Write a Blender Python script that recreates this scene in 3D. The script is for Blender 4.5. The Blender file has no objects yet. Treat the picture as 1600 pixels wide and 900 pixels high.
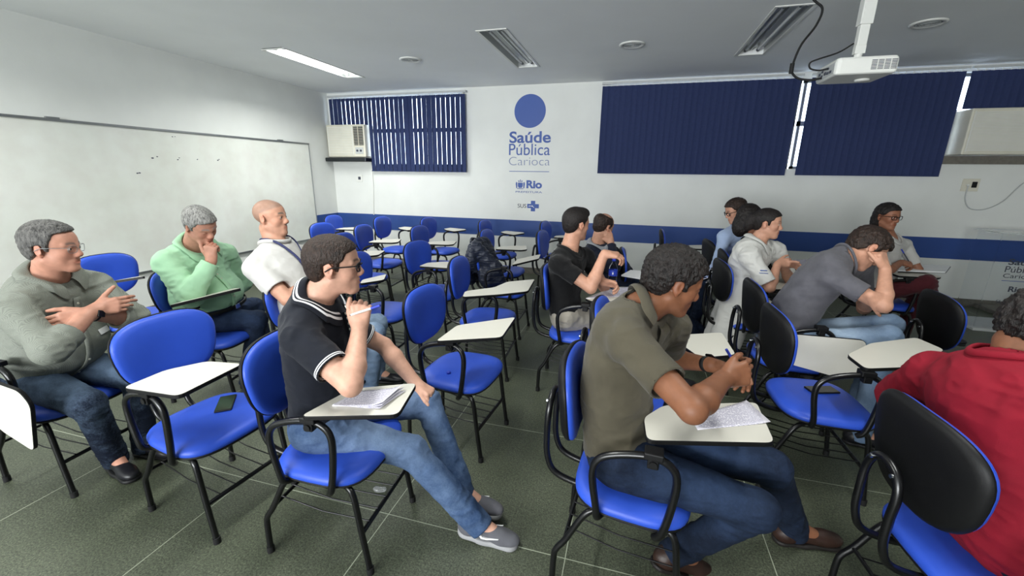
import bpy, bmesh, math, random
import numpy as np
from mathutils import Vector, Matrix
random.seed(7)
sc = bpy.context.scene
col = sc.collection
PI = math.pi

# ---------------------------------------------------------------- camera, world, lights, exposure
FPX, YAW, PITCH, ROLL, CAMH = 655.1, .2735, .2667, .0116, 1.6
_f = np.array([-math.sin(YAW)*math.cos(PITCH), math.cos(YAW)*math.cos(PITCH), -math.sin(PITCH)])
_r0 = np.array([math.cos(YAW), math.sin(YAW), 0.])
_u0 = np.cross(_r0, _f)
_r = _r0*math.cos(ROLL)+_u0*math.sin(ROLL)
_u = np.cross(_r, _f)
cam_d = bpy.data.cameras.new('camera')
cam_d.sensor_width = 36; cam_d.lens = FPX*36/1600; cam_d.clip_start = .05
cam = bpy.data.objects.new('camera', cam_d); col.objects.link(cam)
cam.matrix_world = Matrix(((_r[0], _u[0], -_f[0], 0), (_r[1], _u[1], -_f[1], 0), (_r[2], _u[2], -_f[2], CAMH), (0, 0, 0, 1)))
sc.camera = cam

XL, XR, YB, YF, ZC = -5.187, 5.6, 6.62, -5.2, 2.878      # room: left, right, back (window) wall, wall behind the camera, ceiling

world = bpy.data.worlds.new('daylight'); sc.world = world; world.use_nodes = True
wn = world.node_tree.nodes; wl = world.node_tree.links
bg = wn['Background']; bg.inputs[0].default_value = (.75, .86, 1, 1); bg.inputs[1].default_value = 3.0

def area_light(name, loc, rot, sx, sy, power, color, spread=150):
    d = bpy.data.lights.new(name, 'AREA'); d.shape = 'RECTANGLE'; d.size = sx; d.size_y = sy
    d.energy = power; d.color = color; d.spread = math.radians(spread)
    o = bpy.data.objects.new(name, d); col.objects.link(o); o.location = loc; o.rotation_euler = rot
    return o
# lit ceiling tubes: one in view on the left, the others assumed overhead, unseen
LIT = [(-3.9, 4.9, 24), (-3.9, 1.5, 17), (-1.4, 1.5, 17), (1.1, 1.5, 12)]
# added soft fill from behind the viewer; the wall there has no window
area_light('window_daylight', (-2.4, YF+.25, 1.75), (math.radians(98), 0, 0), 4.5, 1.3, 235, (.95, .98, 1))
for x, y, p in LIT:
    area_light('ceiling_tube_light', (x, y, ZC-.012), (0, 0, 0), .2, 1.3, p, (.98, 1, .96))

sc.view_settings.view_transform = 'Standard'; sc.view_settings.look = 'None'
sc.view_settings.gamma = 1; sc.view_settings.use_curve_mapping = False
sc.view_settings.exposure = .96

def unit(v): v = np.asarray(v, float); return v/(np.linalg.norm(v)+1e-12)
def at(px, py, Y):                       # point of the world seen at a pixel, on the plane y = Y
    d = _f+(px-800)/FPX*_r-(py-450)/FPX*_u
    return np.array([0, 0, CAMH])+d*(Y/d[1])
def atz(px, py, z):
    d = _f+(px-800)/FPX*_r-(py-450)/FPX*_u
    return np.array([0, 0, CAMH])+d*((z-CAMH)/d[2])
def proj(p):
    d = np.asarray(p, float)-np.array([0, 0, CAMH]); z = d@_f
    return 800+FPX*(d@_r)/z, 450-FPX*(d@_u)/z

# ---------------------------------------------------------------- materials
def nt(name):
    m = bpy.data.materials.new(name); m.use_nodes = True
    return m, m.node_tree.nodes, m.node_tree.links, m.node_tree.nodes['Principled BSDF']
def bump(N, L, b, src, strength, dist=.01):
    bm = N.new('ShaderNodeBump'); bm.inputs['Strength'].default_value = strength; bm.inputs['Distance'].default_value = dist
    L.new(src, bm.inputs['Height']); L.new(bm.outputs[0], b.inputs['Normal']); return bm
def noise(N, L, scale, detail=4, coord='Object', rough=.5, stretch=None):
    t = N.new('ShaderNodeTexCoord'); n = N.new('ShaderNodeTexNoise')
    n.inputs['Scale'].default_value = scale; n.inputs['Detail'].default_value = detail; n.inputs['Roughness'].default_value = rough
    if stretch:
        mp = N.new('ShaderNodeMapping'); mp.inputs['Scale'].default_value = stretch
        L.new(t.outputs[coord], mp.inputs[0]); L.new(mp.outputs[0], n.inputs[0])
    else: L.new(t.outputs[coord], n.inputs[0])
    return n
def ramp(N, L, src, stops):
    r = N.new('ShaderNodeValToRGB'); e = r.color_ramp.elements
    while len(e) < len(stops): e.new(.5)
    for k, (p, c) in enumerate(stops): e[k].position = p; e[k].color = (*c, 1) if len(c) == 3 else c
    L.new(src, r.inputs[0]); return r
def srgb(*c):
    if len(c) == 1: c = [int(c[0][i:i+2], 16)/255 for i in (0, 2, 4)]
    return tuple(x/12.92 if x <= .04045 else ((x+.055)/1.055)**2.4 for x in c)
def mat(name, color, rough=.5, metal=0, var=0, vscale=20, bstr=0, bscale=200, spec=.5, coat=0, trans=0, ior=1.45, sheen=0):
    m, N, L, b = nt(name)
    b.inputs['Roughness'].default_value = rough; b.inputs['Metallic'].default_value = metal
    b.inputs['Specular IOR Level'].default_value = spec; b.inputs['Coat Weight'].default_value = coat
    b.inputs['Transmission Weight'].default_value = trans; b.inputs['IOR'].default_value = ior
    b.inputs['Sheen Weight'].default_value = sheen
    b.inputs['Base Color'].default_value = (*color, 1)
    if var:
        n = noise(N, L, vscale)
        r = ramp(N, L, n.outputs['Fac'], [(.3, tuple(c*(1-var) for c in color)), (.7, tuple(min(1, c*(1+var)) for c in color))])
        L.new(r.outputs[0], b.inputs['Base Color'])
    if bstr:
        n2 = noise(N, L, bscale, 3); bump(N, L, b, n2.outputs['Fac'], bstr, .003)
    return m
M = {}
M['wall'] = mat('painted_wall', srgb('dddfdb'), .55, var=.03, vscale=3, bstr=.15, bscale=120)
M['ceiling'] = mat('painted_ceiling', srgb('eef0f0'), .8, var=.02, vscale=2)
M['stripe'] = mat('blue_wall_band', srgb('274687'), .5, var=.03, vscale=4)
M['baseboard'] = mat('grey_stone_skirting', srgb('6e6a62'), .6, var=.15, vscale=30)
M['white_plastic'] = mat('white_plastic', srgb('dedfda'), .4, var=.02, vscale=8)
M['aged_plastic'] = mat('cream_plastic', srgb('d3d0c0'), .45, var=.04, vscale=8)
M['black_metal'] = mat('black_tube_enamel', srgb('0c0c0e'), .28, var=.2, vscale=30, spec=.6)
M['black_plastic'] = mat('black_plastic', srgb('0c0c0e'), .52, var=.1, vscale=40, bstr=.1, bscale=400, spec=.35)
M['rubber'] = mat('black_rubber', srgb('0e0e0f'), .7, var=.1)
M['chrome'] = mat('steel', srgb('b8bcc0'), .25, 1, var=.05)
M['blue_vinyl'] = mat('blue_vinyl', srgb('2c50bf'), .44, var=.06, vscale=6, bstr=.12, bscale=500, spec=.5)
M['laminate'] = mat('white_laminate', srgb('d2cfc4'), .4, var=.02, vscale=6)
M['tablet_under'] = mat('grey_laminate_underside', srgb('c3c1bb'), .5, var=.03)
M['navy_slat'] = mat('navy_blind_fabric', srgb('212e57'), .8, var=.08, vscale=30, bstr=.2, bscale=600)
M['rail'] = mat('grey_blind_rail', srgb('b9bcbb'), .4, var=.05)
M['alu'] = mat('aluminium', srgb('8d9091'), .4, .8, var=.05)
M['logo_blue'] = mat('logo_blue', srgb('34549f'), .5, var=.01)
M['logo_grey'] = mat('logo_grey', srgb('7a86a8'), .5, var=.01)
M['white_print'] = mat('white_print', srgb('e8e8e8'), .5, var=.01)
M['dark_print'] = mat('dark_print', srgb('3b3f4c'), .5, var=.01)
M['screen'] = mat('phone_glass', srgb('0b0c10'), .12, spec=.7, var=.05)
M['lens'] = mat('clear_lens', (.95, .97, 1), .02, trans=1, ior=1.02)
M['steel_dark'] = mat('dark_steel', srgb('3a3d40'), .35, .9, var=.05)

def floor_material():
    m, N, L, b = nt('green_speckled_floor_tiles')
    tc = N.new('ShaderNodeTexCoord')
    mp = N.new('ShaderNodeMapping'); mp.inputs['Rotation'].default_value = (0, 0, 0); mp.inputs['Location'].default_value = (.155, .27, 0)
    L.new(tc.outputs['Object'], mp.inputs[0])
    br = N.new('ShaderNodeTexBrick'); br.offset = 0; br.squash = 1
    br.inputs['Scale'].default_value = 1; br.inputs['Mortar Size'].default_value = .0022; br.inputs['Mortar Smooth'].default_value = .2
    br.inputs['Brick Width'].default_value = .86; br.inputs['Row Height'].default_value = .86; br.inputs['Bias'].default_value = 0
    L.new(mp.outputs[0], br.inputs[0])
    n1 = noise(N, L, 130, 5, rough=.85); n2 = noise(N, L, 2.2, 5); n3 = noise(N, L, 60, 4)
    r1 = ramp(N, L, n1.outputs['Fac'], [(.34, srgb('232820')), (.5, srgb('585e4d')), (.66, srgb('898f76'))])
    r2 = ramp(N, L, n2.outputs['Fac'], [(.3, (.62, .64, .62)), (.7, (1, 1, 1))])
    r3 = ramp(N, L, n3.outputs['Fac'], [(.35, (.75, .75, .75)), (.65, (1.0, 1.0, 1.0))])
    mx = N.new('ShaderNodeMix'); mx.data_type = 'RGBA'; mx.blend_type = 'MULTIPLY'; mx.inputs[0].default_value = 1
    L.new(r1.outputs[0], mx.inputs[6]); L.new(r2.outputs[0], mx.inputs[7])
    mx3 = N.new('ShaderNodeMix'); mx3.data_type = 'RGBA'; mx3.blend_type = 'MULTIPLY'; mx3.inputs[0].default_value = 1
    L.new(mx.outputs[2], mx3.inputs[6]); L.new(r3.outputs[0], mx3.inputs[7])
    mx2 = N.new('ShaderNodeMix'); mx2.data_type = 'RGBA'
    L.new(br.outputs['Fac'], mx2.inputs[0]); L.new(mx3.outputs[2], mx2.inputs[6]); mx2.inputs[7].default_value = (*srgb('a9b09b'), 1)
    L.new(mx2.outputs[2], b.inputs['Base Color'])
    rr = ramp(N, L, n2.outputs['Fac'], [(.3, (.42,)*3), (.7, (.55,)*3)]); L.new(rr.outputs[0], b.inputs['Roughness'])
    bump(N, L, b, n3.outputs['Fac'], .08, .003)
    return m
M['floor'] = floor_material()

def whiteboard_material():
    m, N, L, b = nt('whiteboard_enamel')
    b.inputs['Roughness'].default_value = .22
    n = noise(N, L, 1.6, 4); n2 = noise(N, L, 5, 5)
    r = ramp(N, L, n.outputs['Fac'], [(.3, srgb('d9dcd3')), (.7, srgb('e3e5df'))])
    r2 = ramp(N, L, n2.outputs['Fac'], [(.35, (.95, .93, .93)), (.6, (1, 1, 1))])
    mx = N.new('ShaderNodeMix'); mx.data_type = 'RGBA'; mx.blend_type = 'MULTIPLY'; mx.inputs[0].default_value = 1
    L.new(r.outputs[0], mx.inputs[6]); L.new(r2.outputs[0], mx.inputs[7]); L.new(mx.outputs[2], b.inputs['Base Color'])
    return m
M['whiteboard'] = whiteboard_material()
def paper_material():
    m, N, L, b = nt('printed_paper')
    b.inputs['Roughness'].default_value = .8
    tc = N.new('ShaderNodeTexCoord'); sp = N.new('ShaderNodeSeparateXYZ'); L.new(tc.outputs['Generated'], sp.inputs[0])
    w = N.new('ShaderNodeMath'); w.operation = 'MULTIPLY'; w.inputs[1].default_value = 30; L.new(sp.outputs[1], w.inputs[0])
    fr = N.new('ShaderNodeMath'); fr.operation = 'FRACT'; L.new(w.outputs[0], fr.inputs[0])
    gt = N.new('ShaderNodeMath'); gt.operation = 'GREATER_THAN'; gt.inputs[1].default_value = .55; L.new(fr.outputs[0], gt.inputs[0])
    n = noise(N, L, 55, 2, 'Generated', stretch=(1, .4, 1)); g2 = N.new('ShaderNodeMath'); g2.operation = 'GREATER_THAN'; g2.inputs[1].default_value = .45
    L.new(n.outputs['Fac'], g2.inputs[0])
    mu = N.new('ShaderNodeMath'); mu.operation = 'MULTIPLY'; L.new(gt.outputs[0], mu.inputs[0]); L.new(g2.outputs[0], mu.inputs[1])
    ins = []                                 # margins
    for o, lo, hi in ((sp.outputs[0], .08, .92), (sp.outputs[1], .07, .93)):
        a = N.new('ShaderNodeMath'); a.operation = 'GREATER_THAN'; a.inputs[1].default_value = lo; L.new(o, a.inputs[0])
        c = N.new('ShaderNodeMath'); c.operation = 'LESS_THAN'; c.inputs[1].default_value = hi; L.new(o, c.inputs[0])
        ins += [a, c]
    cur = mu
    for k in ins:
        q = N.new('ShaderNodeMath'); q.operation = 'MULTIPLY'; L.new(cur.outputs[0], q.inputs[0]); L.new(k.outputs[0], q.inputs[1]); cur = q
    r = ramp(N, L, cur.outputs[0], [(0, srgb('dcd9e2')), (1, srgb('8f8ca6'))]); L.new(r.outputs[0], b.inputs['Base Color'])
    return m
M['paper'] = paper_material()

# ---------------------------------------------------------------- object helpers
def link(o, parent=None):
    col.objects.link(o)
    if parent is not None: o.parent = parent
    return o
def empty(name, loc=(0, 0, 0), rz=0):
    o = bpy.data.objects.new(name, None); col.objects.link(o); o.location = loc; o.rotation_euler = (0, 0, rz); o.empty_display_size = .05
    return o
def tag(o, label=None, cat=None, group=None, kind=None):
    if label: o['label'] = label
    if cat: o['category'] = cat
    if group: o['group'] = group
    if kind: o['kind'] = kind
    return o
def mesh_obj(name, verts, faces, mats, parent=None, smooth=False, midx=None):
    me = bpy.data.meshes.new(name); me.from_pydata([tuple(map(float, v)) for v in verts], [], [tuple(f) for f in faces]); me.update()
    for m_ in (mats if isinstance(mats, (list, tuple)) else [mats]): me.materials.append(m_)
    if smooth: me.polygons.foreach_set('use_smooth', [True]*len(me.polygons))
    if midx is not None: me.polygons.foreach_set('material_index', midx)
    return link(bpy.data.objects.new(name, me), parent)
class MB:
    """collects shapes of ONE part"""
    def __init__(s): s.v = []; s.f = []; s.m = []; s.s = []
    def add(s, v, f, mi=0, smooth=False):
        n = len(s.v); s.v += [tuple(map(float, p)) for p in v]; s.f += [tuple(i+n for i in q) for q in f]; s.m += [mi]*len(f); s.s += [smooth]*len(f); return s
    def box(s, a, b, mi=0, bev=0):
        (x0, y0, z0), (x1, y1, z1) = a, b
        if bev <= 0:
            v = [(x0, y0, z0), (x1, y0, z0), (x1, y1, z0), (x0, y1, z0), (x0, y0, z1), (x1, y0, z1), (x1, y1, z1), (x0, y1, z1)]
            return s.add(v, [(0, 3, 2, 1), (4, 5, 6, 7), (0, 1, 5, 4), (1, 2, 6, 5), (2, 3, 7, 6), (3, 0, 4, 7)], mi)
        bm = bmesh.new(); bmesh.ops.create_cube(bm, size=1)
        for w in bm.verts: w.co = Vector(((x0+x1)/2+w.co.x*(x1-x0), (y0+y1)/2+w.co.y*(y1-y0), (z0+z1)/2+w.co.z*(z1-z0)))
        bmesh.ops.bevel(bm, geom=bm.edges[:], offset=bev, segments=2, profile=.5, affect='EDGES')
        bm.verts.index_update(); s.add([w.co for w in bm.verts], [[w.index for w in f.verts] for f in bm.faces], mi, False); bm.free(); return s
    def tube(s, pts, r, n=8, mi=0, cap=True, flat=1.0, closed=False):
        pts = [np.array(p, float) for p in pts]; m = len(pts)
        rr = r if isinstance(r, (list, tuple)) else [r]*m
        tang = []
        for i in range(m):
            a = pts[(i-1) % m] if (closed or i > 0) else pts[i]; b = pts[(i+1) % m] if (closed or i < m-1) else pts[i]
            t = b-a; tang.append(t/(np.linalg.norm(t)+1e-12))
        up = np.array([0, 0, 1.]) if abs(tang[0][2]) < .9 else np.array([1., 0, 0])
        u = np.cross(tang[0], up); u /= np.linalg.norm(u)
        V = []
        for i in range(m):
            u = u-tang[i]*(u@tang[i]); u /= np.linalg.norm(u)+1e-12; w = np.cross(tang[i], u)
            for k in range(n):
                a = 2*PI*k/n; V.append(pts[i]+rr[i]*(u*math.cos(a)*flat+w*math.sin(a)))
        F = []
        for i in range(m if closed else m-1):
            for k in range(n):
                j = (i+1) % m
                F.append((i*n+k, i*n+(k+1) % n, j*n+(k+1) % n, j*n+k))
        s.add(V, F, mi, True)
        if cap and not closed:
            s.add(V[:n], [tuple(range(n))[::-1]], mi); s.add(V[-n:], [tuple(range(n))], mi)
        return s
    def lathe(s, prof, n=24, mi=0, c=(0, 0, 0)):
        V = []; F = []
        for r, z in prof:
            for k in range(n): a = 2*PI*k/n; V.append((c[0]+r*math.cos(a), c[1]+r*math.sin(a), c[2]+z))
        for i in range(len(prof)-1):
            for k in range(n): F.append((i*n+k, i*n+(k+1) % n, (i+1)*n+(k+1) % n, (i+1)*n+k))
        return s.add(V, F, mi, True)
    def prism(s, poly, z0, z1, mi_side=0, mi_top=0, mi_bot=0):
        n = len(poly); V = [(p[0], p[1], z0) for p in poly]+[(p[0], p[1], z1) for p in poly]
        s.add(V, [(i, (i+1) % n, n+(i+1) % n, n+i) for i in range(n)], mi_side)
        s.add(V[:n], [tuple(range(n))[::-1]], mi_bot); s.add(V[n:], [tuple(range(n))], mi_top); return s
    def build(s, name, mats, parent=None):
        o = mesh_obj(name, s.v, s.f, mats, parent, False, s.m); o.data.polygons.foreach_set('use_smooth', s.s); return o
def smooth_path(pts, n=6):
    """Catmull-Rom through points"""
    P = [np.array(p, float) for p in pts]; P = [2*P[0]-P[1]]+P+[2*P[-1]-P[-2]]; out = []
    for i in range(1, len(P)-2):
        for k in range(n):
            t = k/n; a, b, c, d = P[i-1:i+3]
            out.append(.5*((2*b)+(-a+c)*t+(2*a-5*b+4*c-d)*t*t+(-a+3*b-3*c+d)*t**3))
    out.append(P[-2]); return out
def round_poly(poly, r, n=5):
    out = []; m = len(poly)
    for i in range(m):
        a, b, c = (np.array(poly[(i+k-1) % m], float) for k in range(3))
        u = (a-b); lu = np.linalg.norm(u); u /= lu; v = (c-b); lv = np.linalg.norm(v); v /= lv
        q = min(r, lu*.45, lv*.45)
        p0, p1 = b+u*q, b+v*q
        for k in range(n+1):
            t = k/n; out.append((1-t)**2*p0+2*t*(1-t)*b+t*t*p1)
    return out
def text_mesh(name, body, size, loc, rot, m, parent=None, offset=0, extrude=.001, align='LEFT', width=None, height=None, space=1):
    c = bpy.data.curves.new(name, 'FONT'); c.body = body; c.size = size; c.offset = offset; c.extrude = extrude; c.align_x = 'LEFT'; c.space_character = space
    t = bpy.data.objects.new(name, c); col.objects.link(t)
    dg = bpy.context.evaluated_depsgraph_get(); me = bpy.data.meshes.new_from_object(t.evaluated_get(dg))
    bpy.data.objects.remove(t); bpy.data.curves.remove(c)
    co = np.empty(len(me.vertices)*3); me.vertices.foreach_get('co', co); co = co.reshape(-1, 3)
    mn, mx = co.min(0), co.max(0)
    sx = (width/(mx[0]-mn[0])) if width else 1; sy = (height/(mx[1]-mn[1])) if height else sx
    co[:, 0] = (co[:, 0]-mn[0])*sx; co[:, 1] = (co[:, 1]-mn[1])*sy
    me.vertices.foreach_set('co', co.ravel()); me.update(); me.materials.clear(); me.materials.append(m)
    o = bpy.data.objects.new(name, me); link(o, parent); o.location = loc; o.rotation_euler = rot
    return o
# ---------------------------------------------------------------- room shell
def struct(name, mb, mats): return tag(mb.build(name, mats), kind='structure')
struct('floor', MB().box((XL-.2, YF-.2, -.1), (XR+.2, YB+.3, 0)), M['floor'])
struct('ceiling', MB().box((XL-.2, YF-.2, ZC+.07), (XR+.2, YB+.3, ZC+.25)), M['ceiling']).hide_render = False
# ceiling skin with holes for the recessed tube lights
FIX = [(-3.9, 4.9, 1), (-1.39, 4.86, 0), (1.09, 4.87, 0)]
def ceiling_skin():
    hw, hl = .135, .72
    xs = sorted({XL-.2, XR+.2}|{q for x, y, l in FIX for q in (x-hw, x+hw)}); ys = [YF-.2, 4.86-hl, 4.86+hl, YB+.3]
    mb = MB()
    for i in range(len(xs)-1):
        for j in range(3):
            mid = (xs[i]+xs[i+1])/2
            if j == 1 and any(abs(mid-x) < hw for x, y, l in FIX): continue
            mb.box((xs[i], ys[j], ZC), (xs[i+1], ys[j+1], ZC+.07))
    return mb
struct('ceiling_panel', ceiling_skin(), M['ceiling'])
struct('wall_left', MB().box((XL-.2, YF-.2, 0), (XL, YB+.3, ZC+.1)), M['wall'])
struct('wall_right', MB().box((XR, YF-.2, 0), (XR+.2, YB+.3, ZC+.1)), M['wall'])
struct('wall_front', MB().box((XL, YF-.2, 0), (XR, YF, ZC+.1)), M['wall'])
WIN = [(-5.10, -2.70, 1.70, 2.80), (-.45, 1.93, 1.70, 2.80), (1.96, 4.9, 1.72, 2.80)]
def back_wall():
    mb = MB(); zs = [0, 1.70, 2.80, ZC+.1]
    xs = [XL, -5.10, -2.70, -.45, 4.9, XR]
    mb.box((XL, YB, 0), (XR, YB+.3, 1.70)); mb.box((XL, YB, 2.80), (XR, YB+.3, ZC+.1))
    for a, b in ((XL, -5.10), (-2.70, -.45), (4.9, XR)): mb.box((a, YB, 1.70), (b, YB+.3, 2.80))
    return mb
struct('wall_back', back_wall(), M['wall'])
struct('trim_1', MB().box((XL, YB-.006, .605), (XR, YB, .872)), M['stripe'])
struct('trim_2', MB().box((XL, 6.06, .605), (XL+.006, YB-.006, .872)), M['stripe'])
struct('baseboard_back', MB().box((XL, YB-.015, 0), (XR, YB, .10), bev=.003), M['baseboard'])
struct('baseboard_left', MB().box((XL, YF, 0), (XL+.015, YB-.015, .10), bev=.003), M['baseboard'])
# low step in the far right corner
struct('trim_3', MB().box((4.35, 5.6, 0), (XR, YB-.02, .05), bev=.004), M['baseboard'])
glass = mat('window_glass', (.9, .95, 1), .05, trans=1, ior=1.05)
for i, (x0, x1, z0, z1) in enumerate([(-5.10, -2.70, 1.70, 2.80), (-.45, 1.97, 1.70, 2.80), (2.0, 4.9, 1.70, 2.80)]):
    f = MB(); y0, y1 = YB+.08, YB+.13; t = .035
    f.box((x0, y0, z0), (x1, y1, z0+t)); f.box((x0, y0, z1-t), (x1, y1, z1)); f.box((x0, y0, z0), (x0+t, y1, z1)); f.box((x1-t, y0, z0), (x1, y1, z1))
    n = 4
    for k in range(1, n): xx = x0+(x1-x0)*k/n; f.box((xx-.018, y0, z0), (xx+.018, y1, z1))
    zz = 2.275; f.box((x0, y0, zz-.03), (x1, y1, zz+.03))
    root = tag(f.build('window_%d' % (i+1), M['alu']), kind='structure')
    MB().box((x0+.01, y0+.02, z0+.01), (x1-.01, y0+.026, z1-.01)).build('pane', glass, root)
struct('trim_4', MB().box((3.5, YB-.05, 1.77), (4.95, YB, 1.865), bev=.004), M['baseboard'])
struct('trim_5', MB().box((-5.10, YB, 1.70), (-4.36, YB+.1, 1.86)).box((3.52, YB, 1.70), (4.9, YB+.1, 1.86)), M['wall'])
struct('trim_6', MB().box((3.58, YB+.0, 1.86), (3.63, YB+.07, 2.39)), M['white_plastic'])

# whiteboard
def whiteboard():
    y0, y1, z0, z1 = .9, 6.03, .50, 2.02
    r = empty('whiteboard', (XL+.001, 3.4, .5))
    tag(r, 'long wall-mounted whiteboard with thin aluminium frame behind the seated men', 'whiteboard')
    o = lambda mb, n, m: mb.build(n, m, r)
    sh = np.array([-(XL+.001), -3.4, -.5])
    def B(a, b, **k): a = np.array(a)+sh; b = np.array(b)+sh; return MB().box(a, b, **k)
    x = XL+.001
    o(B((x, y0, z0), (x+.014, y1, z1)), 'board', M['whiteboard'])
    fr = MB()
    for a, b in (((x, y0-.02, z1-.005), (x+.028, y1+.012, z1+.018)), ((x, y0-.02, z0-.018), (x+.028, y1+.012, z0+.005)), ((x, y1-.005, z0), (x+.022, y1+.012, z1)), ((x, y0-.02, z0), (x+.022, y0+.005, z1))):
        fr.box(np.array(a)+sh, np.array(b)+sh, bev=.002)
    o(fr, 'frame', M['alu'])
    for yy in (2.75, 5.4): o(B((x+.005, yy, z1+.015), (x+.03, yy+.1, z1+.032), bev=.003), 'clip', M['alu'])
    rnd = random.Random(3)
    for (px, py) in ((270, 214), (240, 246), (275, 248), (308, 249), (340, 250), (212, 269)):
        d = _f+(px-800)/FPX*_r-(py-450)/FPX*_u; p = np.array([0, 0, CAMH])+d*(XL/d[0])
        for k in range(2):
            mk = MB(); yy, zz = p[1]+rnd.uniform(-.03, .03), p[2]+rnd.uniform(-.012, .012); s = rnd.uniform(.006, .014)
            q = [(XL+.0158, yy+s*1.3*math.cos(a)*rnd.uniform(.6, 1), zz+s*.7*math.sin(a)*rnd.uniform(.6, 1)) for a in np.linspace(0, 2*PI, 9)[:-1]]
            mk.add([np.array(v)+sh for v in q], [tuple(range(8))]); o(mk, 'leftover_tape_mark', M['dark_print'])
whiteboard()

# recessed tube fixtures
M['tube_on'] = None
def emis(name, c, s):
    m, N, L, b = nt(name); b.inputs['Base Color'].default_value = (*c, 1); b.inputs['Emission Color'].default_value = (*c, 1); b.inputs['Emission Strength'].default_value = s; return m
M['tube_on'] = emis('lit_tube', (.95, 1, .97), 9)
M['reflector'] = mat('fixture_reflector', srgb('c4c7c6'), .3, .5, var=.03)
M['tube_off'] = mat('unlit_tube', srgb('d9dcdc'), .3, var=.02)
def fixture(x, y, lit, label):
    r = empty('tube_light_fixture', (x, y, ZC)); tag(r, label, 'ceiling light', 'recessed tube lights')
    hw, hl = .133, .715
    h = MB()
    h.box((-hw, -hl, .0), (-hw+.004, hl, .068)); h.box((hw-.004, -hl, .0), (hw, hl, .068)); h.box((-hw, -hl, .0), (hw, -hl+.004, .068)); h.box((-hw, hl-.004, 0), (hw, hl, .068))
    h.box((-hw, -hl, .064), (hw, hl, .069)); h.box((-.006, -hl, .035), (.006, hl, .066))
    h.build('housing', M['reflector'], r)
    f = MB(); e = .018
    f.box((-hw-e, -hl-e, -.006), (hw+e, -hl+.008, .0005)); f.box((-hw-e, hl-.008, -.006), (hw+e, hl+e, .0005)); f.box((-hw-e, -hl, -.006), (-hw+.008, hl, .0005)); f.box((hw-.008, -hl, -.006), (hw+e, hl, .0005))
    f.build('frame', M['white_plastic'], r)
    for sx in (-.06, .06):
        MB().tube([(sx, -.61, .028), (sx, .61, .028)], .013, 10).build('tube', M['tube_on' if lit else 'tube_off'], r)
        for sy in (-1, 1):
            MB().tube([(sx, sy*.61, .028), (sx, sy*.66, .028)], .015, 10).build('lamp_holder', M['dark_print' if not lit else 'white_plastic'], r)
labs = ['lit recessed ceiling light with two glowing tubes, near the whiteboard wall', 'unlit recessed ceiling light above the wall logo, middle of the three', 'unlit recessed ceiling light beside the hanging projector cable']
for (x, y, l), lb in zip(FIX, labs): fixture(x, y, l, lb)
def ceiling_disc(x, y, label):
    r = tag(empty('ceiling_vent', (x, y, ZC)), label, 'ceiling vent', 'round ceiling vents')
    MB().lathe([(.128, .0), (.128, -.006), (.118, -.012), (.096, -.012), (.09, -.006)], 32).build('ring', M['white_plastic'], r)
    m = MB()
    for rad in (.08, .062, .044, .026): m.lathe([(rad, -.003), (rad, -.011), (rad-.006, -.011), (rad-.006, -.003)], 28)
    m.lathe([(.09, -.002), (0.001, -.002)], 28); m.build('grille', M['rail'], r)
ceiling_disc(-2.65, 4.92, 'round ceiling vent between the lit and the middle tube light')
ceiling_disc(-.14, 4.91, 'round ceiling vent between the two unlit tube lights')
ceiling_disc(2.3, 4.86, 'round ceiling vent to the right of the projector')

# vertical blinds
def blind(x0, x1, ztop, zbot, pitch, ang, label, skips=(), cuts=None, seed=0, lean=0):
    r = empty('vertical_blind', ((x0+x1)/2, YB-.06, ztop)); tag(r, label, 'window blind', 'navy vertical blinds')
    cx = (x0+x1)/2; rnd = random.Random(seed)
    rl = MB().box((x0-cx-.01, -.02, 0), (x1-cx+.01, .02, .03), bev=.003); rl.build('head_rail', M['rail'], r)
    n = int(round((x1-x0)/pitch)); w = .089
    for i in range(n):
        x = x0+pitch*(i+.5)-cx
        if i in skips: continue
        a = ang+rnd.uniform(-.07, .07)*(1.7 if seed == 1 else .6)
        zb = zbot
        if cuts and cuts[0] < x+cx < cuts[1]: zb = cuts[2]
        s = MB(); L_ = ztop-zb; dx, dy = math.cos(a)*w/2, math.sin(a)*w/2; t = .0012
        K = 3; V = []; c_ = .006
        for (zz, of) in ((-.02, 0), (-L_, lean)):
            for q in np.linspace(-1, 1, 5):
                cv = c_*(1-q*q)
                V.append((x+of+dx*q-math.sin(a)*cv, dy*q+math.cos(a)*cv, zz))
        for (zz, of) in ((-.02, 0), (-L_, lean)):
            for q in np.linspace(-1, 1, 5):
                cv = c_*(1-q*q)+t
                V.append((x+of+dx*q-math.sin(a)*cv, dy*q+math.cos(a)*cv, zz))
        F = [(k, k+1, 6+k, 5+k) for k in range(4)]+[(10+k, 15+k, 16+k, 11+k) for k in range(4)]+[(0, 5, 15, 10), (4, 14, 19, 9)]
        s.add(V, F, 0)
        sl = s.build('slat', M['navy_slat'], r)
        MB().box((x-.006, -.004, -.022), (x+.006, .004, .004)).build('hook', M['white_plastic'], sl)
        if not (cuts and cuts[0] < x+cx < cuts[1]): MB().box((x+lean-.042, -.003, -L_-.0), (x+lean+.042, .004, -L_+.012)).build('bottom_weight', M['navy_slat'], sl)
blind(-5.12, -2.62, 2.80, 1.61, .083, -.2, 'navy vertical blind with bright gaps between slats, beside the small air conditioner', cuts=(-5.2, -4.36, 2.36), seed=1)
blind(-.54, 1.93, 2.82, 1.615, .079, .05, 'closed navy vertical blind to the right of the wall logo', seed=2)
blind(2.04, 3.60, 2.82, 1.62, .077, -.10, 'closed navy vertical blind behind the projector', seed=3)
blind(3.645, 5.2, 2.82, 2.39, .077, -.10, 'short navy vertical blind above the large air conditioner', seed=4)

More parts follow.
